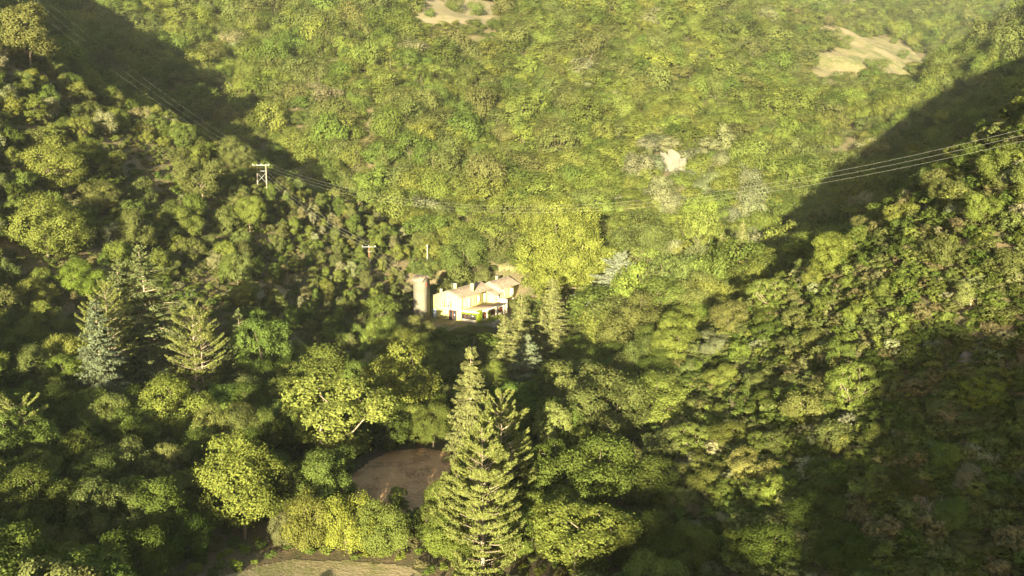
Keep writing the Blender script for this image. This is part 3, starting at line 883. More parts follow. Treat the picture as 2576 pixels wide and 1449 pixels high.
bands = [(-170, 190, 58, 165, 3.9), (-210, 250, 165, 300, 3.7), (-330, 380, 300, 470, 5.6), (-420, 520, 470, 720, 7.0), (-500, 760, 720, 1250, 8.5)]
for (x0, x1, y0, y1, cell) in bands:
    X, Y, Z, px, py = scatter(x0, x1, y0, y1, cell, 'tree')
    N1 = vnoise(X / 17, Y / 17, 31) * .6 + vnoise(X / 7, Y / 7, 32) * .4
    N2 = vnoise(X / 45, Y / 45, 33)
    for i in range(len(X)):
        c = cat_tree(X[i], Y[i], Z[i], px[i], py[i], N1[i], N2[i], rng)
        if c is None: continue
        w, h, proto, tone = c
        if 985 < px[i] < 1320 and 140 < Y[i] < 212: k = .85 if Y[i] < 185 else .65; w *= k; h *= k * .9
        if 1035 < px[i] < 1272 and 12 < py[i] < 112 and Y[i] > 370: w *= .6; h *= .4
        if 1990 < px[i] < 2350 and 165 < py[i] < 250 and Y[i] > 420: w *= .75; h *= .6
        if y1 >= 700: w *= 1.25; h *= 1.1
        if Y[i] < 300 and blocked(X[i], Y[i], w * .22): continue
        scat.append(dict(x=X[i], y=Y[i], z=Z[i] - .1, w=w, h=h, proto=proto, tone=tone, px=px[i], py=py[i]))

# lone trees on the fields
for (a, b, s) in [(1150, 32, 11), (1195, 42, 10), (1085, 45, 6), (2128, 125, 12), (2246, 112, 7), (2270, 150, 9), (2215, 190, 13), (2190, 178, 9)]:
    x, y, z = hit(a, b)
    scat.append(dict(x=x, y=y, z=z, w=s, h=s * .8, proto='round', tone='green', px=a, py=b))

# shrubs and dry scrub between the trees
for (x0, x1, y0, y1, cell) in [(-170, 190, 55, 170, 1.9), (22, 130, 56, 140, 1.75), (-210, 200, 170, 285, 1.9)]:
    X, Y, Z, px, py = scatter(x0, x1, y0, y1, cell, 'shrub')
    N1 = vnoise(X / 11, Y / 11, 41); N2 = vnoise(X / 30, Y / 30, 42)
    for i in range(len(X)):
        if abs(px[i] - 1170) < 130 and 740 < py[i] < 802 and Y[i] > 185: continue
        right = Y[i] < 165 and X[i] > 14 + max(0, (Y[i] - 120)) * .55
        left = X[i] < -18 and Y[i] > 150
        yard = math.hypot(X[i] - HOUSE_C[0] - 8, Y[i] - HOUSE_C[1] - 14) < 34
        foot = -34 < X[i] < 6 and Y[i] < 100
        if not (right or left or yard or foot) and rng.random() > .35: continue
        if rng.random() < .04: continue
        w = rng.uniform(1.3, 2.8) * (1.25 if right else 1.0)
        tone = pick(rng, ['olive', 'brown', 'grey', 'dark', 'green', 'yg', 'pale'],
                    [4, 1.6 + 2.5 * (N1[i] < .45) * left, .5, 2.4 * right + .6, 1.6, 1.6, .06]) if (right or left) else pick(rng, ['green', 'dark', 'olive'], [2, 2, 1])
        if foot: w *= .62; tone = pick(rng, ['yg', 'green', 'lime', 'brown'], [3, 3, 2, 1])
        shr.append(dict(x=X[i], y=Y[i], z=Z[i] - .08, w=w, h=w * rng.uniform(.5, .85), k=int(rng.integers(5)), tone=tone, px=px[i], py=py[i]))

# the largest-looking ones become individuals, the rest of the wood one mass
def show(d):
    a, b, dep = proj(d['x'], d['y'], d['z'] + d['h'] * .6)
    inb = (-20 < a < 2596) and (-10 < b < 1470)
    return (d['w'] * .5 + d['h'] * .5) * F / dep * (1.0 if inb else 0.0)
scat.sort(key=lambda d: -show(d))
nind = 300 - len(TREES)
TREES += scat[:nind]; rest = scat[nind:]
shr.sort(key=lambda d: -show(d))
ind_shr, rest_shr = shr[:300], shr[300:]

ORD = ["leftmost"] + ["%d%s from left" % (k, {1: "st", 2: "nd", 3: "rd"}.get(k % 10 if k > 20 else k, "th")) for k in range(2, 61)]
SHAPE = {'round': 'rounded', 'round2': 'lumpy', 'tall': 'tall', 'cone': 'layered', 'vase': 'spreading', 'loose': 'open-crowned', 'bushy': 'bushy', 'slim': 'slim', 'slim2': 'pointed'}
def auto_labels(lst, noun, shape=None):
    groups = {}
    for d in lst:
        if 'label' in d: continue
        a, b, _ = proj(d['x'], d['y'], d['z'] + d['h'] * .5)
        z = ZONES[int(np.argmin(((ZP - np.array([a, b])) ** 2 * np.array([1, 1.4])).sum(-1)))][2]
        lab = "%s %s %s %s" % (TONE[d['tone']], shape(d), noun, z)
        d['sx'] = a
        groups.setdefault(lab.strip(), []).append(d)
    for lab, g in groups.items():
        g.sort(key=lambda d: d['sx'])
        lab = " ".join(lab.split())
        for i, d in enumerate(g):
            d['label'] = lab if len(g) == 1 else (lab + ", " + ORD[i] if len(g) <= len(ORD) else lab)
auto_labels(TREES, "tree", lambda d: SHAPE[d['proto']])
auto_labels(ind_shr, "shrub", lambda d: "low" if d['h'] < 1.2 else "")

for d in TREES:
    near = d['y'] < 175 or d.get('hero')
    p = (NEAR if near else MID).get(d['proto']) or NEAR[d['proto']]
    t = thing("broadleaf_tree", d['label'], "tree", (d['x'], d['y'], d['z'] - .15), rng.uniform(0, 6.28), "broadleaf trees of the valley")
    t.scale = (d['w'] / p['w'], d['w'] / p['w'], d['h'] / p['h'])
    c = new_obj("crown", p['crown'], t); c.color = (*jitter(PAL[d['tone']], rng), 1)
    new_obj("trunk", p['trunk'], t)

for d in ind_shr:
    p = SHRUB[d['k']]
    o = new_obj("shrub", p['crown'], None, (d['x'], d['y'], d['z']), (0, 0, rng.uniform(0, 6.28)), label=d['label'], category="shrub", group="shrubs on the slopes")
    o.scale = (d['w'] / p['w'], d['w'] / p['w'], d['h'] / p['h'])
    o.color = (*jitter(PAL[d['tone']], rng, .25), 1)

def mass(name, items, meshes, label, cat):
    """woodland: one object, a point for every plant with a plant standing on it"""
    n = len(items)
    me = bpy.data.meshes.new(name)
    me.vertices.add(n)
    me.vertices.foreach_set("co", np.array([(d['x'], d['y'], d['z']) for d in items], np.float32).ravel())
    def attr(nm, typ, key, vals):
        a = me.attributes.new(nm, typ, 'POINT'); a.data.foreach_set(key, np.asarray(vals, np.float32 if typ != 'INT' else np.int32).ravel())
    attr("tint", 'FLOAT_COLOR', "color", [(*jitter(PAL[d['tone']], rng, .14), 1) for d in items])
    attr("size", 'FLOAT_VECTOR', "vector", [(d['w'] / meshes[d['m']][1], d['w'] / meshes[d['m']][1], d['h'] / meshes[d['m']][2]) for d in items])
    attr("turn", 'FLOAT_VECTOR', "vector", [(rng.normal() * .05, rng.normal() * .05, rng.uniform(0, 6.28)) for d in items])
    attr("which", 'INT', "value", [d['m'] for d in items])
    me.update()
    src = bpy.data.collections.new(name + "_kinds")
    for i, (ms, w, h) in enumerate(meshes):
        src.objects.link(bpy.data.objects.new("kind_%02d" % i, ms))
    ng = bpy.data.node_groups.new(name, 'GeometryNodeTree')
    ng.interface.new_socket("Geometry", in_out='INPUT', socket_type='NodeSocketGeometry')
    ng.interface.new_socket("Geometry", in_out='OUTPUT', socket_type='NodeSocketGeometry')
    N = ng.nodes
    gi = N.new("NodeGroupInput"); go = N.new("NodeGroupOutput")
    ci = N.new("GeometryNodeCollectionInfo"); ci.inputs[0].default_value = src
    ci.inputs["Separate Children"].default_value = True; ci.inputs["Reset Children"].default_value = True
    iop = N.new("GeometryNodeInstanceOnPoints"); iop.inputs["Pick Instance"].default_value = True
    def named(nm, typ):
        a = N.new("GeometryNodeInputNamedAttribute"); a.data_type = typ; a.inputs[0].default_value = nm; return a.outputs[0]
    ng.links.new(gi.outputs[0], iop.inputs["Points"])
    ng.links.new(ci.outputs[0], iop.inputs["Instance"])
    ng.links.new(named("which", 'INT'), iop.inputs["Instance Index"])
    e2r = N.new("FunctionNodeEulerToRotation"); ng.links.new(named("turn", 'FLOAT_VECTOR'), e2r.inputs[0])
    ng.links.new(e2r.outputs[0], iop.inputs["Rotation"])
    ng.links.new(named("size", 'FLOAT_VECTOR'), iop.inputs["Scale"])
    ng.links.new(iop.outputs[0], go.inputs[0])
    o = new_obj(name, me, None, kind="stuff", label=label, category=cat)
    md = o.modifiers.new("plants", 'NODES'); md.node_group = ng
    return o

far_src = {
 'round': broadleaf(61, 8, 8.2, .06, 9, 3400, .44, 'round', .30, 1.35, 20, nn=.17), 'round2': broadleaf(62, 8, 7.4, .05, 12, 3400, .43, 'round', .25, 1.35, 20, nn=.17),
 'tall': broadleaf(63, 7, 9.6, .05, 10, 3000, .44, 'tall', .27, 1.3, 20, nn=.17), 'vase': broadleaf(64, 8.4, 7.6, .12, 10, 3000, .43, 'vase', .26, 1.3, 20, nn=.17),
 'bushy': broadleaf(65, 8, 6.0, .0, 10, 3200, .43, 'round', .28, 1.35, 20, nn=.17)}
kinds = []; kidx = {}
for k, g in far_src.items():
    p = make_proto("wood_" + k, M['leafi'], M['bark'], g)
    kidx[('far', k)] = len(kinds); kinds.append((merged(p, "wood_" + k, [M['leafi'], M['bark']]), p['w'], p['h']))
for k, p in MID.items():
    kidx[('mid', k)] = len(kinds); kinds.append((merged(p, "midwood_" + k, [M['leafi'], M['bark']]), p['w'], p['h']))
for k in ('slim', 'slim2', 'loose', 'cone'):
    p = NEAR[k]; kidx[('mid', k)] = len(kinds); kinds.append((merged(p, "midwood_" + k, [M['leafi'], M['bark']]), p['w'], p['h']))
for d in rest:
    lv = 'mid' if d['y'] < 262 else 'far'
    d['m'] = kidx.get((lv, d['proto']), kidx.get(('mid', d['proto'])))
mass("hillside_woodland", rest, kinds, "dense oak wood covering the hills behind the house", "woodland")
sk = []
for i, p in enumerate(SHRUB):
    ms = p['crown'].copy(); ms.materials.clear(); ms.materials.append(M['leafi']); sk.append((ms, p['w'], p['h']))
for d in rest_shr: d['m'] = d['k']
mass("scrub", rest_shr, sk, "low dry scrub covering the slopes between the trees", "scrub")

# ------------------------------------------------------------------ giant plane tree
pt = make_proto("plane", M['leaf'], M['palebark'], broadleaf(77, 22, 27, -.10, 80, 76000, .40, 'full', .12, 1.15, 22))
x, y, z = unproj(1424, 775, 214); z = gz(x, y)
t = thing("plane_tree", "giant bright plane tree towering right behind the yellow house", "tree", (x, y, z - .2))
t.scale = (22.0 / pt['w'], 22.0 / pt['w'], (unproj(1425, 500, 214)[2] - z) / pt['h'])
CROWNS.append((x, y, 10.5))
c = new_obj("crown", pt['crown'], t); c.color = (.158, .176, .036, 1)
new_obj("trunk", pt['trunk'], t)

# ------------------------------------------------------------------ conifers
def con_at(name, label, top, base, wpx, style, tone, seed, lean=0.0, ragged=.2, per=30, gap=.55, nb=6, crown_base=.12, twin=False, Y=None, power=.66, bark='palebark', cs=.66):
    """top=(px,py), base=(px,py) on the ground"""
    if Y is None: x, y, z = hit(base[0], base[1])
    else:
        x, y, z = unproj(base[0], base[1], Y); z = gz(x, y)
    dep = proj(x, y, z)[2]
    H = unproj(top[0], top[1], y)[2] - z
    Wm = wpx * dep / F
    V, Qd, mb = conifer(seed, H, Wm / 2, crown_base, style, gap, nb, per, power, lean, ragged, cs)
    if twin:
        V2, Q2, mb2 = conifer(seed + 1, H * .9, Wm / 2 * .85, crown_base, style, gap, nb, per, power, lean, ragged, cs)
        off = np.array([Wm * .13, .5, 0]); V2 = V2 + off
        Qd = np.concatenate([Qd, Q2 + len(V)]); V = np.concatenate([V, V2])
        mb.add([tuple(np.array(p) + off) for p in mb2.v], mb2.q, mb2.t)
    t = thing(name, label, "tree", (x, y, z - .1), random.uniform(0, .4))
    c = new_obj("crown", mesh_np(name, V, Qd, M['needle']), t); c.color = (*PAL[tone], 1)
    new_obj("trunk", mb.mesh("trunk", M[bark], True), t)
    return t
con_at("cedar_tree", "tallest grey-green cedar with long flat boughs and bent tip, left", (392, 608), (385, 975), 240, 'cedar', 'cedar', 101, .9, .3, 64, .62, 5)
con_at("cedar_tree", "grey-green cedar with thin tip just left of the tallest cedar", (313, 650), (315, 965), 170, 'cedar', 'cedar', 102, .3, .3, 50, .65, 5)
con_at("pine_tree", "dense green pine between the blue cedar and the tall cedars", (268, 715), (285, 1000), 130, 'pine', 'pine', 103, 0, .22, 58, .72, 6, .12)
con_at("cedar_tree", "pale blue cedar leaning out at the front of the left conifers", (238, 752), (262, 1045), 135, 'cedar', 'blue', 104, 0, .3, 60, .48, 6, .05)
con_at("pine_tree", "twin-trunk pine right of the tall cedars", (488, 765), (497, 1012), 125, 'pine', 'pine', 105, 0, .22, 42, .85, 5, .16, True)
con_at("cedar_tree", "dark cedar hidden right of the twin-trunk pine", (600, 782), (610, 985), 110, 'cedar', 'cedar', 106, 0, .3, 50, .6, 5, .08)
con_at("pine_tree", "lone pine with a bare lit trunk at the left edge", (42, 1012), (50, 1175), 150, 'pine', 'pine', 107, 0, .3, 48, .75, 5, .36)
con_at("fir_tree", "tall fir with a split top in front of the giant plane tree", (1388, 697), (1388, 888), 104, 'fir', 'fir', 108, 0, .16, 34, .5, 7, .04)
con_at("fir_tree", "fir standing right in front of the house's right end", (1312, 738), (1312, 945), 110, 'fir', 'fir', 109, 0, .18, 34, .5, 7, .04)
con_at("fir_tree", "smaller fir left of the fir in front of the house", (1266, 792), (1268, 930), 85, 'fir', 'fir', 110, 0, .18, 30, .5, 7, .04)
con_at("fir_tree", "young fir tucked against the left side of the split-top fir", (1360, 778), (1362, 905), 72, 'fir', 'fir', 122, 0, .18, 30, .5, 7, .04)
con_at("fir_tree", "silvery fir lowest of the group below the house", (1328, 842), (1328, 985), 118, 'fir', 'blue', 111, 0, .16, 36, .48, 7, .04)
con_at("fir_tree", "slender tall fir behind the right end of the brown clearing", (1192, 872), (1186, 1145), 140, 'fir', 'fir', 112, 0, .18, 46, .5, 7, .03)
con_at("pine_tree", "pine behind the front pine with pale leader shoots", (1268, 992), (1262, 1330), 160, 'pine', 'pine', 113, 0, .22, 70, .72, 6, .08)
con_at("pine_tree", "broad bright pine at the bottom centre", (1208, 1075), (1215, 1480), 180, 'pine', 'pine', 114, 0, .2, 95, .7, 6, .05)
con_at("pine_tree", "small pine left of the broad bottom pine", (1140, 1178), (1152, 1400), 125, 'pine', 'pine', 115, 0, .25, 62, .62, 6, .06)
con_at("cedar_tree", "low spreading silver-blue cedar right of the giant plane tree", (1566, 636), (1560, 760), 225, 'cedar', 'silver', 116, 0, .3, 95, .5, 7, .06, Y=196, power=.4)
con_at("fir_tree", "left of the two pale firs in the side valley", (1812, 586), (1812, 715), 66, 'fir', 'fir', 117, 0, .18, 34, .55, 7, .05, Y=200)
con_at("fir_tree", "right, taller of the two pale firs in the side valley", (1863, 554), (1863, 715), 78, 'fir', 'fir', 118, 0, .18, 34, .55, 7, .05, Y=200)
con_at("pine_tree", "grey-green pine left of the two pale firs", (1752, 600), (1752, 720), 88, 'pine', 'cedar', 119, 0, .25, 46, .8, 6, .12, Y=197)
con_at("fir_tree", "thin half-dead fir in the shade before the red roof", (1970, 588), (1972, 700), 62, 'fir', 'cedar', 120, 0, .4, 7, .8, 5, .1, Y=192)
con_at("fir_tree", "dark fir in the shade below the two pale firs", (1765, 672), (1765, 760), 80, 'fir', 'cedar', 121, 0, .2, 30, .6, 6, .04, Y=184)

# ------------------------------------------------------------------ bare trees
def bare(px, py, hpx, seed, label, mat='deadwood', spread=.5, n0=4, depth=3, name="bare_tree"):
    x, y, z = hit(px, py); dep = proj(x, y, z)[2]
    mb = tubes_bare(seed, hpx * dep / F, spread, n0, depth)
    o = mb.build(name, M[mat]); o.location = (x, y, z)
    o["label"] = label; o["category"] = "dead tree"
bare(728, 905, 80, 201, "leafless bush with fan-shaped twigs near the concrete wall", 'palebark', .5, 7, 3)
bare(1822, 780, 45, 202, "pale dead trunk stub on the lower right slope", 'deadwood', .35, 3, 2)
bare(1860, 1050, 70, 203, "grey dead tree in the shade of the right slope", 'bark', .5, 3, 3)
bare(1640, 1140, 60, 204, "leafless pale branches in the dark centre right wood", 'deadwood', .7, 3, 3)
bare(2545, 1120, 60, 205, "bleached dead branches at the right edge", 'deadwood', .7, 2, 2)
bare(2350, 1330, 90, 206, "pale bare scrub in the bottom right corner", 'deadwood', .6, 6, 3)
bare(2260, 1240, 70, 207, "grey bare scrub low on the right slope", 'bark', .6, 6, 3)
bare(718, 1290, 60, 208, "thin dead stem at the left end of the lit hedge", 'deadwood', .25, 1, 2)
bare(1905, 745, 60, 209, "spiky dead stems beside the lit oaks on the right slope", 'deadwood', .25, 4, 2)

# ------------------------------------------------------------------ the yellow house
def panel_x(mb, x, y0, y1, z0, z1, d=.05): mb.box(x - d, x, y0, y1, z0, z1)
def panel_y(mb, y, x0, x1, z0, z1, d=.05): mb.box(x0, x1, y - d, y, z0, z1)

def window(parent, face, c, a0, a1, z0, z1, shut=None, glass='glass', frame='white', bars=True):
    """a window on wall plane 'x' (faces -x) or 'y' (faces -y) at coordinate c"""
    pan = panel_x if face == 'x' else panel_y
    fr = MB()
    t = .09
    pan(fr, c, a0 - t, a1 + t, z0 - t, z0, .10); pan(fr, c, a0 - t, a1 + t, z1, z1 + t, .07)
    pan(fr, c, a0 - t, a0, z0, z1, .07); pan(fr, c, a1, a1 + t, z0, z1, .07)
    if bars: pan(fr, c, (a0 + a1) / 2 - .04, (a0 + a1) / 2 + .04, z0, z1, .055)
    w = fr.build("window", M[frame], parent)
    g = MB(); pan(g, c, a0 + .002, a1 - .002, z0 + .002, z1 - .002, .03); g.build("pane", M[glass], w)
    if shut:
        sw = (a1 - a0) * .52
        for s, mm in ((0, shut[0]), (1, shut[1])):
            m = MB()
            q0, q1 = (a0 - t - .02 - sw, a0 - t - .02) if s == 0 else (a1 + t + .02, a1 + t + .02 + sw)
            pan(m, c - .012, q0, q1, z0 - .03, z1 + .03, .05)
            for k in range(3):
                zz = z0 + (z1 - z0) * (.15 + .33 * k)
                pan(m, c - .062, q0 + .05, q1 - .05, zz, zz + .07, .02)
            m.build("shutter", M[mm], w)
    return w

hs = thing("farmhouse", "long yellow farmhouse with tiled roofs and veranda in the valley", "house", (HOUSE_C[0], HOUSE_C[1], 0.0), R(61))
BZ = -2.0
def gable_block(x0, x1, y0, y1, yr, ze0, ze1, zr):
    m = MB()
    poly = [(x0, y0, BZ), (x0, y1, BZ), (x0, y1, ze1), (x0, yr, zr), (x0, y0, ze0)]
    m.prism(poly, (x1 - x0, 0, 0))
    return m
gable_block(0, 15.0, 0, 8.7, 3.4, 5.35, 5.05, 6.85).build("wall", M['plaster_y'], hs, label="yellow walls of the left block")
mw = MB()
mw.prism([(12.0, -2.5, BZ), (12.0, -.002, BZ), (12.0, -.002, 5.3), (12.0, -2.5, 4.3)], (2.99, 0, 0))
mw.build("wall", M['plaster_y'], hs, label="yellow walls of the projecting middle wing")
gable_block(15.003, 24.6, -2.52, 3.9, .7, 5.45, 5.4, 7.1).build("wall", M['plaster_y'], hs, label="yellow walls of the taller right block")

def slope_roof(name, x0, x1, ya, za, yb, zb, th=.16, ov=.28, mat='tile'):
    """one roof slope from eave (ya,za) to ridge (yb,zb), with rows of cover tiles"""
    m = MB()
    s = (zb - za) / (yb - ya)
    e = ya + (-ov if yb > ya else ov)
    ze = za + s * (e - ya)
    m.prism([(x0 - .12, e, ze + .02), (x0 - .12, yb, zb + .02), (x0 - .12, yb, zb + th + .02), (x0 - .12, e, ze + th + .02)], (x1 - x0 + .24, 0, 0))
    o = m.build(name, M[mat], hs)
    rows = MB()
    n = int((x1 - x0) / .42)
    for k in range(n + 1):
        xx = x0 + (x1 - x0) * k / n
        rows.tube([(xx, e - (.03 if yb > ya else -.03), ze + th + .03), (xx, yb, zb + th + .03)], .11, 5)
    rows.build("tile_rows", M[mat], o, kind="stuff")
    return o
slope_roof("roof", 0, 15.0, 0, 5.35, 3.4, 6.85)
slope_roof("roof", 0, 15.0, 8.7, 5.05, 3.4, 6.85)
slope_roof("roof", 12.15, 14.85, -2.5, 4.33, -.3, 5.24)
slope_roof("roof", 15.0, 24.6, -2.52, 5.45, .7, 7.1)
slope_roof("roof", 15.0, 24.6, 3.9, 5.4, .7, 7.1)
# chimneys
def chimney(x, y, z0, z1, w, mat='plaster_y'):
    m = MB(); m.box(x - w / 2, x + w / 2, y - w / 2, y + w / 2, z0, z1)
    c = m.build("chimney", M[mat], hs)
    m = MB()
    m.box(x - w / 2 - .08, x + w / 2 + .08, y - w / 2 - .08, y + w / 2 + .08, z1 + .002, z1 + .09)
    for a in (-1, 1):
        m.box(x + a * w * .38 - .06, x + a * w * .38 + .06, y - w / 2, y + w / 2, z1 + .09, z1 + .26)
    m.box(x - w / 2 - .06, x + w / 2 + .06, y - w / 2 - .06, y + w / 2 + .06, z1 + .26, z1 + .34)
    m.build("chimney_cap", M['concrete'], c)
chimney(7.3, 1.2, 5.4, 7.55, .8); chimney(3.2, 3.6, 6.4, 8.0, .75); chimney(.9, 6.2, 5.6, 6.75, .5); chimney(20.2, 1.6, 6.2, 7.55, .6)
m = MB(); m.tube([(1.6, 3.5, 6.8), (1.6, 3.5, 8.7)], .035, 5); m.tube([(1.3, 3.5, 8.4), (1.9, 3.5, 8.4)], .025, 4); m.tube([(1.35, 3.5, 8.1), (1.85, 3.5, 8.1)], .025, 4)
m.build("antenna", M['metal'], hs)
# gable end (x = 0)
window(hs, 'x', 0, 3.25, 4.2, 2.85, 4.3, ('shutter', 'shutter_o'))
window(hs, 'x', 0, 3.5, 3.75, 5.75, 6.05, None, bars=False)
def door(face, c, a0, a1, z1, fmat, pmat, bars=2):
    pan = panel_x if face == 'x' else panel_y
    fr = MB(); t = .13
    pan(fr, c, a0 - t, a0, -.3, z1, .09); pan(fr, c, a1, a1 + t, -.3, z1, .09); pan(fr, c, a0 - t, a1 + t, z1, z1 + t, .09)
    for k in range(bars):
        a = a0 + (a1 - a0) * (k + 1) / (bars + 1); pan(fr, c, a - .045, a + .045, -.3, z1, .07)
    d = fr.build("door", M[fmat], hs)
    m = MB(); pan(m, c, a0 + .002, a1 - .002, -.3, z1 - .002, .04); m.build("door_panel", M[pmat], d)
    return d
d = door('x', 0, 1.35, 3.3, 2.2, 'frame', 'glass', 1)
m = MB(); panel_x(m, 0, 1.0, 3.65, 2.34, 2.58, .22); m.build("lintel", M['concrete'], d)
door('x', 0, 7.1, 8.0, 2.0, 'concrete', 'door_blue', 0)
# long front wall (y = 0)
m = MB(); m.tube([(.55, -.09, -.3), (.55, -.09, 5.2)], .06, 6); m.build("downpipe", M['frame'], hs)
window(hs, 'y', 0, 7.6, 8.5, 3.15, 4.7, ('shutter', 'shutter'), glass='white')
for a in (3.6, 10.9):
    m = MB(); panel_y(m, 0, a, a + .95, 2.62, 4.85, .09)
    o = m.build("door", M['white'], hs, label="tall white shutter door above the veranda")
    m = MB(); panel_y(m, -.092, a + .45, a + .5, 2.7, 4.8, .02); m.build("door_seam", M['concrete'], o)
window(hs, 'y', -2.5, 13.0, 13.75, 2.75, 3.95, ('shutter', 'white'))
window(hs, 'y', -2.52, 16.3, 17.15, 3.3, 4.8, ('shutter', 'shutter_o'))
window(hs, 'y', -2.52, 20.4, 21.1, 3.2, 4.8, ('white', 'white'))
window(hs, 'y', -2.52, 20.4, 21.2, .9, 2.3, ('shutter_o', 'white'))
# veranda
V0, V1, VY, VZ = .05, 13.4, -4.8, 2.35
m = MB(); m.box(V0 - .2, V1 + .1, VY - .2, -.003, VZ, VZ + .14); m.build("terrace_floor", M['terrace'], hs)
m = MB()
m.box(V0 - .26, V1 + .16, VY - .30, VY - .203, VZ - .12, VZ + .2); m.box(V0 - .30, V0 - .203, VY - .2, -.01, VZ - .12, VZ + .2)
m.build("terrace_edge", M['white'], hs)
def arch_wall(x0, x1, y, th, z0, z1, holes, zsp, rise):
    """wall along x at y with arched openings"""
    m = MB(); cur = x0
    for (a, b, sill) in holes:
        m.box(cur, a, y, y + th, z0, z1)
        m.box(a, b, y, y + th, z0, sill)
        n = 8; pts = []
        for i in range(n + 1):
            xx = a + (b - a) * i / n; pts.append((xx, zsp + rise * (1 - (2 * i / n - 1) ** 2)))
        for i in range(n):
            (xa, za), (xb, zb) = pts[i], pts[i + 1]
            m.prism([(xa, y, za), (xb, y, zb), (xb, y, z1), (xa, y, z1)], (0, th, 0))
        cur = b
    m.box(cur, x1, y, y + th, z0, z1)
    return m
holes = [(2.2, 4.1, .35), (6.0, 8.4, .45), (9.8, 12.3, .5)]
arch_wall(V0, V1, VY, .4, BZ, VZ - .003, holes, 1.55, .42).build("veranda_wall", M['stone'], hs, label="pale stone veranda wall with three arches")
for (a, b, s) in holes:
    m = MB()
    for q in (a + .003, (a * 2 + b) / 3, (a + b * 2) / 3, b - .093): m.box(q, q + .09, VY + .1, VY + .18, s, 1.9 if a < q < b - .1 else 1.55)
    m.box(a + .003, b - .003, VY + .1, VY + .185, s + .001, s + .1); m.box(a + .003, b - .003, VY + .1, VY + .185, 1.5, 1.6)
    w = m.build("window", M['frame'], hs, label="arched veranda window with red-brown frame")
    m = MB(); m.box(a + .004, b - .004, VY + .2, VY + .23, s + .002, 1.97); m.build("pane", M['glass'], w)
m = MB()
for q in (VY + .47, VY + 1.5, VY + 2.6, VY + 3.7, -.12): m.box(V0, V0 + .14, q - .06, q, .44, 1.949)
m.box(V0 - .01, V0 + .15, VY + .401, -.004, 1.95, VZ - .004)
w = m.build("window", M['frame'], hs, label="wide glazed end of the veranda")
m = MB(); m.box(V0 + .04, V0 + .08, VY + .41, -.11, .43, 1.89); m.build("pane", M['glass'], w)
m = MB(); m.box(V0 - .02, V0 + .16, VY + .402, -.2, BZ, .43); m.build("parapet", M['stone'], hs)
m = MB(); m.box(V0 - .1, V0 - .012, VY + .40, -.005, 1.94, VZ - .13); m.build("fascia", M['white'], hs)
m = MB()
for k in range(22):
    q = VY + .0 + 4.7 * k / 21; m.tube([(V0 - .05, q, VZ + .15), (V0 - .05, q, VZ + 1.0)], .012, 4)
m.tube([(V0 - .05, VY, VZ + 1.0), (V0 - .05, -.05, VZ + 1.0)], .022, 4)
m.build("railing", M['frame'], hs)
m = MB(); m.box(V1 + .17, V1 + .75, VY - .25, -2.56, BZ, VZ + 1.1); m.build("veranda_pier", M['stone'], hs)

# vine on the veranda corner
def box_leaves(seed, n, lo, hi, size, out=(0, 0, 0)):
    rg = np.random.default_rng(seed)
    c = rg.uniform(lo, hi, (n, 3)); nn = rg.normal(size=(n, 3)) * .7 + np.array(out)
    return cards(c, nn, size * rg.uniform(.7, 1.3, n), .7, rg)
def leaf_thing(name, label, cat, parts, tint, loc, rz):
    Vs = []; Qs = []; n = 0
    for (V, Qd) in parts: Vs.append(V); Qs.append(Qd + n); n += len(V)
    o = new_obj(name, mesh_np(name, np.concatenate(Vs), np.concatenate(Qs), M['leaf']), None, loc, (0, 0, rz), label=label, category=cat)
    o.color = (*tint, 1); return o
leaf_thing("climbing_vine", "bright green vine wrapped round the veranda's corner pillar", "vine",
    [box_leaves(1, 900, (-.5, VY - .75, -.2), (1.0, VY + .35, 2.75), .26, (-.4, -.8, .3)), box_leaves(2, 420, (-.45, VY + .2, 1.75), (-.28, -.4, 2.2), .2, (-1, 0, .3)),
     box_leaves(3, 420, (4.4, VY - .35, -.4), (5.7, VY - .08, 1.9), .22, (0, -1, .3)), box_leaves(4, 700, (1.2, VY - 1.9, -.9), (9.5, VY - .2, .35), .26, (-.2, -.6, .6))],
    (.165, .215, .012), (HOUSE_C[0], HOUSE_C[1], 0), R(61))

# ------------------------------------------------------------------ transformer tower
x, y, z = unproj(1063, 809, 208.2)
tw = thing("transformer_tower", "tall narrow cream plastered tower with a small tiled roof", "tower", (x, y, -.1), R(57))
TX, TY, TH = 3.0, 2.65, 10.1
m = MB(); m.prism([(0, 0, -2), (TX, 0, -2), (TX, 0, TH), (TX / 2, 0, TH + 1.0), (0, 0, TH)], (0, TY, 0)); m.build("wall", M['plaster_c'], tw)
m = MB()
for a, b in ((-.5, TX / 2 + .001), (TX + .5, TX / 2 - .001)):
    za = TH - 1.0 * .5 / (TX / 2)
    m.prism([(a, -.35, za + .03), (b, -.35, TH + 1.03), (b, -.35, TH + 1.15), (a, -.35, za + .18)], (0, TY + .7, 0))
rf = m.build("roof", M['tile'], tw)
m = MB()
for k in range(9):
    q = -.32 + (TY + .64) * k / 8
    m.tube([(-.53, q, TH - 1.0 * .53 / 1.5 + .14), (TX / 2, q, TH + 1.14), (TX + .53, q, TH - 1.0 * .53 / 1.5 + .14)], .07, 5)
m.build("tile_rows", M['tile'], rf, kind="stuff")
for k in range(3):
    m = MB(); zz = TH - .85 - k * .42
    m.box(TX * .52, TX * .74, -.02, 0.05, zz, zz + .3)
    m.build("vent", M['frame'], tw)
m = MB(); m.box(-.03, TX + .03, -.03, TY + .03, 2.35, 2.48); m.build("string_course", M['plaster_c'], tw)

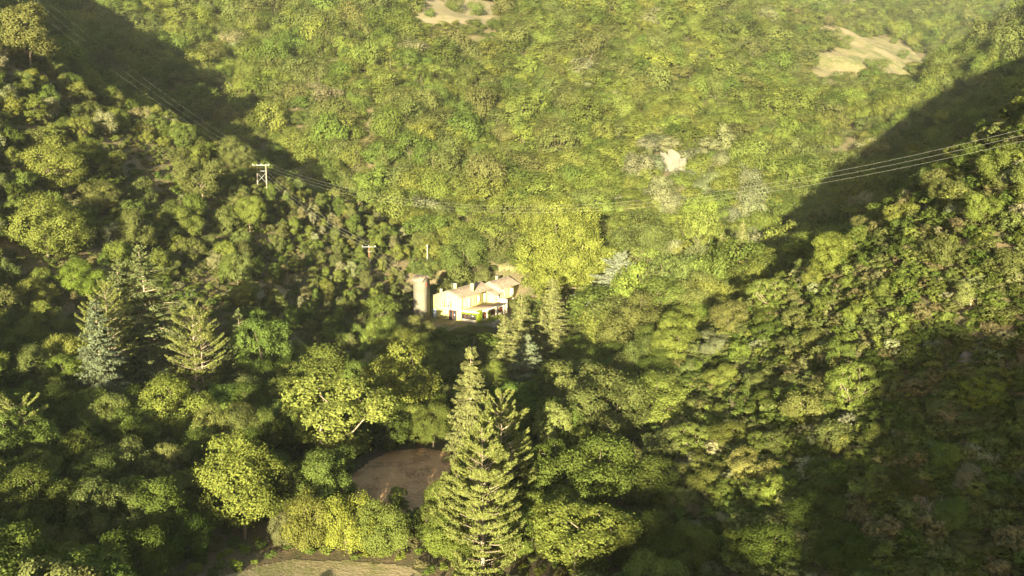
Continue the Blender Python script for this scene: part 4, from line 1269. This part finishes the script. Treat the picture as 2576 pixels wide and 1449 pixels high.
# ------------------------------------------------------------------ poles and cables
def pole_thing(name, label, px, py_base, py_top, r, mat, Y=None):
    if Y is None: x, y, z = hit(px, py_base)
    else:
        x, y, z = unproj(px, py_base, Y); z = gz(x, y)
    H = unproj(px, py_top, y)[2] - z
    t = thing(name, label, "pole", (x, y, z))
    m = MB(); m.tube([(0, 0, -.6), (0, 0, H)], [r * 1.1, r * .85], 8); m.build("shaft", M[mat], t, True)
    return t, H
x, y, z = unproj(661, 492, 235); z = gz(x, y)
HP = unproj(661, 414, y)[2] - z
hp = thing("power_pole", "two-legged wooden power pole with cross braces on the left slope", "power pole", (x, y, z))
for s in (-1, 1):
    m = MB(); m.tube([(s * 1.2, 0, -1), (s * 1.17, 0, HP + .15)], [.2, .16], 8); m.build("leg", M['pole_wood'], hp, True)
m = MB(); m.box(-2.3, 2.2, -.26, -.17, HP - .25, HP - .05); m.build("crossarm", M['metal'], hp)
m = MB(); m.box(-1.2, 1.35, -.26, -.18, HP - 1.75, HP - 1.6); m.build("crossarm", M['metal'], hp)
for s in (-1, 1):
    m = MB(); m.tube([(s * 1.1, -.2, HP - 2.2), (-s * 1.1, -.24 if s > 0 else -.31, HP - 4.6)], .05, 5); m.build("brace", M['metal'], hp)
for q in (-2.15, 0, 2.05):
    m = MB(); m.tube([(q, -.22, HP - .06), (q, -.22, HP + .2)], [.07, .05], 6); m.build("insulator", M['white'], hp)
def hpt(dx, dz): return Vector((x + dx, y - .2, z + HP + dz))
HPT = [hpt(-2.15, .15), hpt(0, .15), hpt(2.05, .15)]
HLOW = [hpt(-1.0, -1.65), hpt(.2, -1.65), hpt(1.3, -1.65)]

rp, RH = pole_thing("power_pole", "reddish wooden pole with a metal crossarm left of the tower", 930, 694, 618, .17, 'pole_red')
rx, ry, rz_ = rp.location
m = MB(); m.box(-1.75, 1.75, -.28, -.17, RH - .35, RH - .2); m.build("crossarm", M['metal'], rp)
m = MB(); m.box(-.1, .75, -.28, -.18, RH - 1.5, RH - 1.38); m.build("crossarm", M['metal'], rp)
m = MB(); m.tube([(.28, -.15, -.5), (.25, -.15, RH - 3.2)], .05, 6); m.build("conduit", M['metal'], rp)
for q in (-1.6, 0, 1.6):
    m = MB(); m.tube([(q, -.22, RH - .2), (q, -.22, RH + .05)], [.07, .05], 6); m.build("insulator", M['white'], rp)
RPT = [Vector((rx + q, ry - .2, rz_ + RH)) for q in (-1.6, 0, 1.6)]
t, h = pole_thing("utility_pole", "white concrete pole with a short arm behind the tower", 1076, 700, 619, .15, 'concrete')
m = MB(); m.tube([(0, -.1, h - 5.0), (1.2, -.1, h - 5.1)], .05, 5); m.build("arm", M['metal'], t)
m = MB(); m.tube([(0, 0, h), (0, 0, h + .3)], [.2, .17], 8); m.build("pole_cap", M['white'], t)
t, h = pole_thing("utility_pole", "thin grey pole left of the giant plane tree's top", 1300, 530, 478, .09, 'concrete')
m = MB(); m.tube([(-.5, 0, h - .3), (.5, 0, h - .3)], .04, 4); m.build("arm", M['metal'], t)
t, h = pole_thing("lamp_post", "grey post with a white cap at the left edge", 18, 880, 812, .13, 'concrete')
m = MB(); m.tube([(0, 0, h), (0, 0, h + .5)], [.19, .16], 8); m.build("pole_cap", M['white'], t)

def cable(A, B, sag, label, rad=.008, grp="power cables"):
    A = Vector(A); B = Vector(B); n = 40
    pts = []
    for i in range(n + 1):
        f = i / n; p = A.lerp(B, f); p.z -= 4 * sag * f * (1 - f); pts.append(p)
    m = MB(); m.tube(pts, rad, 5)
    o = m.build("power_cable", M['cable']); o["label"] = label; o["category"] = "cable"; o["group"] = grp
for k, (q, nm) in enumerate(((0, "lowest"), (1, "middle"), (2, "upper"))):
    B = Vector(unproj(2740, 314, 104)) + Vector((.8 * k, 1.4 * k, .75 * k))
    cable(HPT[k], B, 11.4 - .15 * k, "%s long cable sagging across the valley to the right edge" % nm)
    B = Vector(unproj(40, -30, 262)) + Vector((-2.2 + 2.2 * k, 1.5 * k, .5 * k))
    cable(HPT[k], B, 2.0, "%s cable climbing from the two-legged pole to the top left" % nm, .005)
    cable(HLOW[k], RPT[k], 1.6, "%s cable between two-legged pole and red pole" % nm, .009)
    cable(RPT[k], Vector((tw.location.x - .5 + .6 * k, tw.location.y + 2.2, 8.2)), 1.0, "%s cable from the red pole down to the tower" % nm, .009)

# ------------------------------------------------------------------ pale ruin on the hill
x, y, z = RUIN
ru = thing("stone_ruin", "roofless pale stone ruin among silvery trees on the hill", "ruin", (x, y, z - .2), R(-20))
m = MB()
m.prism([(-.2, 0, -1), (3.1, 0, -1), (3.1, 0, 5.3), (2.0, 0, 5.0), (1.0, 0, 5.1), (.3, 0, 4.4), (-.2, 0, 4.7)], (0, .6, 0)); m.build("wall", M['ruin'], ru, label="intact right wall end")
m = MB()
m.prism([(-5.2, .02, 1.6), (-4.4, .01, 1.0), (-3.6, 0, -2.2), (-.203, 0, -2.4), (-.203, 0, 4.6), (-1.2, 0, 4.9), (-2.0, 0, 5.7), (-2.9, 0, 6.0), (-3.7, 0, 7.0), (-4.5, 0, 6.7), (-5.3, 0, 7.3)], (0, .6, 0)); m.build("wall", M['ruin'], ru, label="broken left wall with a jagged top")
m = MB()
m.prism([(-3.6, 4.2, -1), (.6, 4.2, -1), (.6, 4.2, 6.1), (-.8, 4.2, 7.1), (-2.2, 4.2, 8.0), (-3.6, 4.2, 7.9)], (0, .6, 0)); m.build("wall", M['ruin'], ru, label="back wall of the ruin")
m = MB(); m.box(2.5, 3.098, .602, 4.19, -1, 4.9); m.build("wall", M['ruin'], ru, label="side wall of the ruin")
m = MB(); m.box(-2.9, -2.3, -.02, .3, .6, 1.5); m.build("opening", M['glass'], ru)

# ------------------------------------------------------------------ red-roofed farm in the shaded side valley
x, y, z = unproj(1962, 655, 208); z = gz(x, y)
zr = unproj(1962, 628, 208)[2] - z
fb = thing("farm_building", "stone farm building with a long red roof in the shaded side valley", "house", (x, y, z), R(38))
m = MB(); m.prism([(0, -2.6, -2), (0, 2.6, -2), (0, 2.6, zr - 1.6), (0, 0, zr), (0, -2.6, zr - 1.6)], (14, 0, 0)); m.build("wall", M['stone'], fb)
for s in (-1, 1):
    m = MB(); m.prism([(-.2, s * 2.95, zr - 1.80), (-.2, 0, zr + .02), (-.2, 0, zr + .2), (-.2, s * 2.95, zr - 1.62)], (14.4, 0, 0)); m.build("roof", M['tile_red'], fb)
m = MB(); m.box(6, 6.7, -.35, .35, zr - .3, zr + 1.0); c = m.build("chimney", M['stone'], fb)
m = MB(); m.box(5.9, 6.8, -.45, .45, zr + 1.002, zr + 1.12); m.build("chimney_cap", M['tile_red'], c)
m = MB(); m.box(13.4, 14.02, -1.3, 1.3, zr - .8, zr + .9); m.build("end_wall", M['stone'], fb)
window(fb, 'x', 0, -.35, .35, zr - 3.6, zr - 2.6)

# ------------------------------------------------------------------ small things
def rock(parent, loc, s, seed, mat='rock'):
    rg = np.random.default_rng(seed)
    import bmesh
    bm = bmesh.new(); bmesh.ops.create_icosphere(bm, subdivisions=2, radius=1)
    d = unit(rg.normal(size=(7, 3)))
    for v in bm.verts:
        p = np.array(v.co); k = 1.0
        for q in d: k = min(k, .72 / max(.3, float(p @ q)) if float(p @ q) > .72 else k)
        v.co = Vector(p * k * np.array(s))
    me = bpy.data.meshes.new("rock"); bm.to_mesh(me); bm.free(); me.materials.append(M[mat])
    return new_obj("rock", me, parent, loc, tuple(rg.uniform(-.4, .4, 3)))
def outcrop(label, pts, mat, name="rock_outcrop"):
    x, y, z = hit(*pts[0][:2])
    t = thing(name, label, "rock", (x, y, z))
    for i, (a, b, s) in enumerate(pts):
        p = hit(a, b)
        rock(t, (p[0] - x, p[1] - y, p[2] - z + s * .12), (s, s * .8, s * .5), i + int(a), mat)
outcrop("grey rocky ledge on the right slope", [(2440, 905, 1.3), (2465, 885, 1.1), (2420, 925, 1.0), (2405, 940, .8), (2455, 925, .9), (2480, 878, .8), (2432, 940, .7)], 'rock')
outcrop("pale rocks by the silver-blue cedar's right side", [(1660, 700, 1.2), (1672, 690, 1.0), (1645, 712, .9)], 'ruin')
for k, (a, b) in enumerate(((1268, 657), (1294, 655))):
    x, y, z = hit(a, b)
    m = MB(); m.prism([(-1.3, 0, -.5), (1.3, 0, -.5), (1.25, 0, .62), (.5, 0, .75), (-.4, 0, .6), (-1.25, 0, .72)], (0, .45, 0))
    o = m.build("low_wall", M['ruin']); o.location = (x, y, z); o["label"] = ("left" if k == 0 else "right") + " of two low pale walls behind the house"; o["category"] = "wall"
x, y, z = hit(852, 893)
m = MB(); m.prism([(-2.4, 0, -.6), (2.4, 0, -.6), (2.4, 0, .75), (-2.4, 0, 1.05)], (0, .3, 0))
o = m.build("concrete_wall", M['concrete']); o.location = (x, y, z); o.rotation_euler = (0, 0, R(-14)); o["label"] = "low grey concrete wall left of the house's garden"; o["category"] = "wall"
x, y, z = hit(1246, 822)
outcrop("whitish stone retaining bank at the veranda's right foot", [(1246, 818, 1.3), (1240, 828, 1.1), (1252, 810, 1.0)], 'ruin', "stone_bank")
# the lane: seen at the left edge and below the house
L1 = [hit(a, b)[:2] for a, b in ((-30, 889), (30, 878))]
sheet("lane", None, M['asphalt'], step=.9, off=.1, world_poly=[(L1[0][0], L1[0][1] - 2), (L1[1][0], L1[1][1] - 1.5), (L1[1][0], L1[1][1] + 1.5), (L1[0][0], L1[0][1] + 2)], kind="structure")
sheet("garden_path", [(845, 898), (905, 880), (1000, 858), (1005, 846), (920, 862), (845, 884)], M['asphalt'], step=.8, off=.1, kind="structure")
# car half hidden under the trees below the house
x, y, z = hit(1163, 868)
car = thing("parked_car", "dark car half hidden under bushes below the house", "car", (x, y, z), R(8))
m = MB(); m.prism([(-2.0, -.8, .3), (2.0, -.8, .3), (2.02, -.8, .75), (1.2, -.8, .9), (.6, -.8, 1.4), (-1.0, -.8, 1.45), (-1.7, -.8, .95), (-2.0, -.8, .85)], (0, 1.6, 0)); m.build("body", M['carpaint'], car)
m = MB(); m.prism([(.72, -.72, 1.33), (1.2, -.72, .94), (1.23, -.72, .95), (.75, -.72, 1.36)], (0, 1.44, 0)); m.build("windscreen", M['metal'], car)
m = MB(); m.prism([(-.95, -.82, .98), (.62, -.82, .98), (.5, -.82, 1.33), (-.85, -.82, 1.36)], (0, .015, 0)); m.build("side_window", M['glass'], car)
for wx in (-1.25, 1.25):
    for wy in (-.82, .66):
        m = MB(); m.tube([(wx, wy, .32), (wx, wy + .16, .32)], .32, 12); m.build("wheel", M['rubber'], car)

# ------------------------------------------------------------------ evening haze
HAZE = 0.00007
if HAZE > 0:
    hm = bpy.data.materials.new("haze"); t, out = nt(hm)
    pv = t.nodes.new("ShaderNodeVolumePrincipled")
    pv.inputs["Color"].default_value = (.86, .92, .93, 1); pv.inputs["Density"].default_value = HAZE; pv.inputs["Anisotropy"].default_value = 0.1
    t.links.new(pv.outputs[0], out.inputs["Volume"])
    m = MB(); m.box(gx[0] - 5, gx[-1] + 5, gy[0] - 5, gy[-1] + 5, float(GZ.min()) - 1.5, float(GZ.max()) + 15)
    m.build("haze", hm, None, kind="stuff")
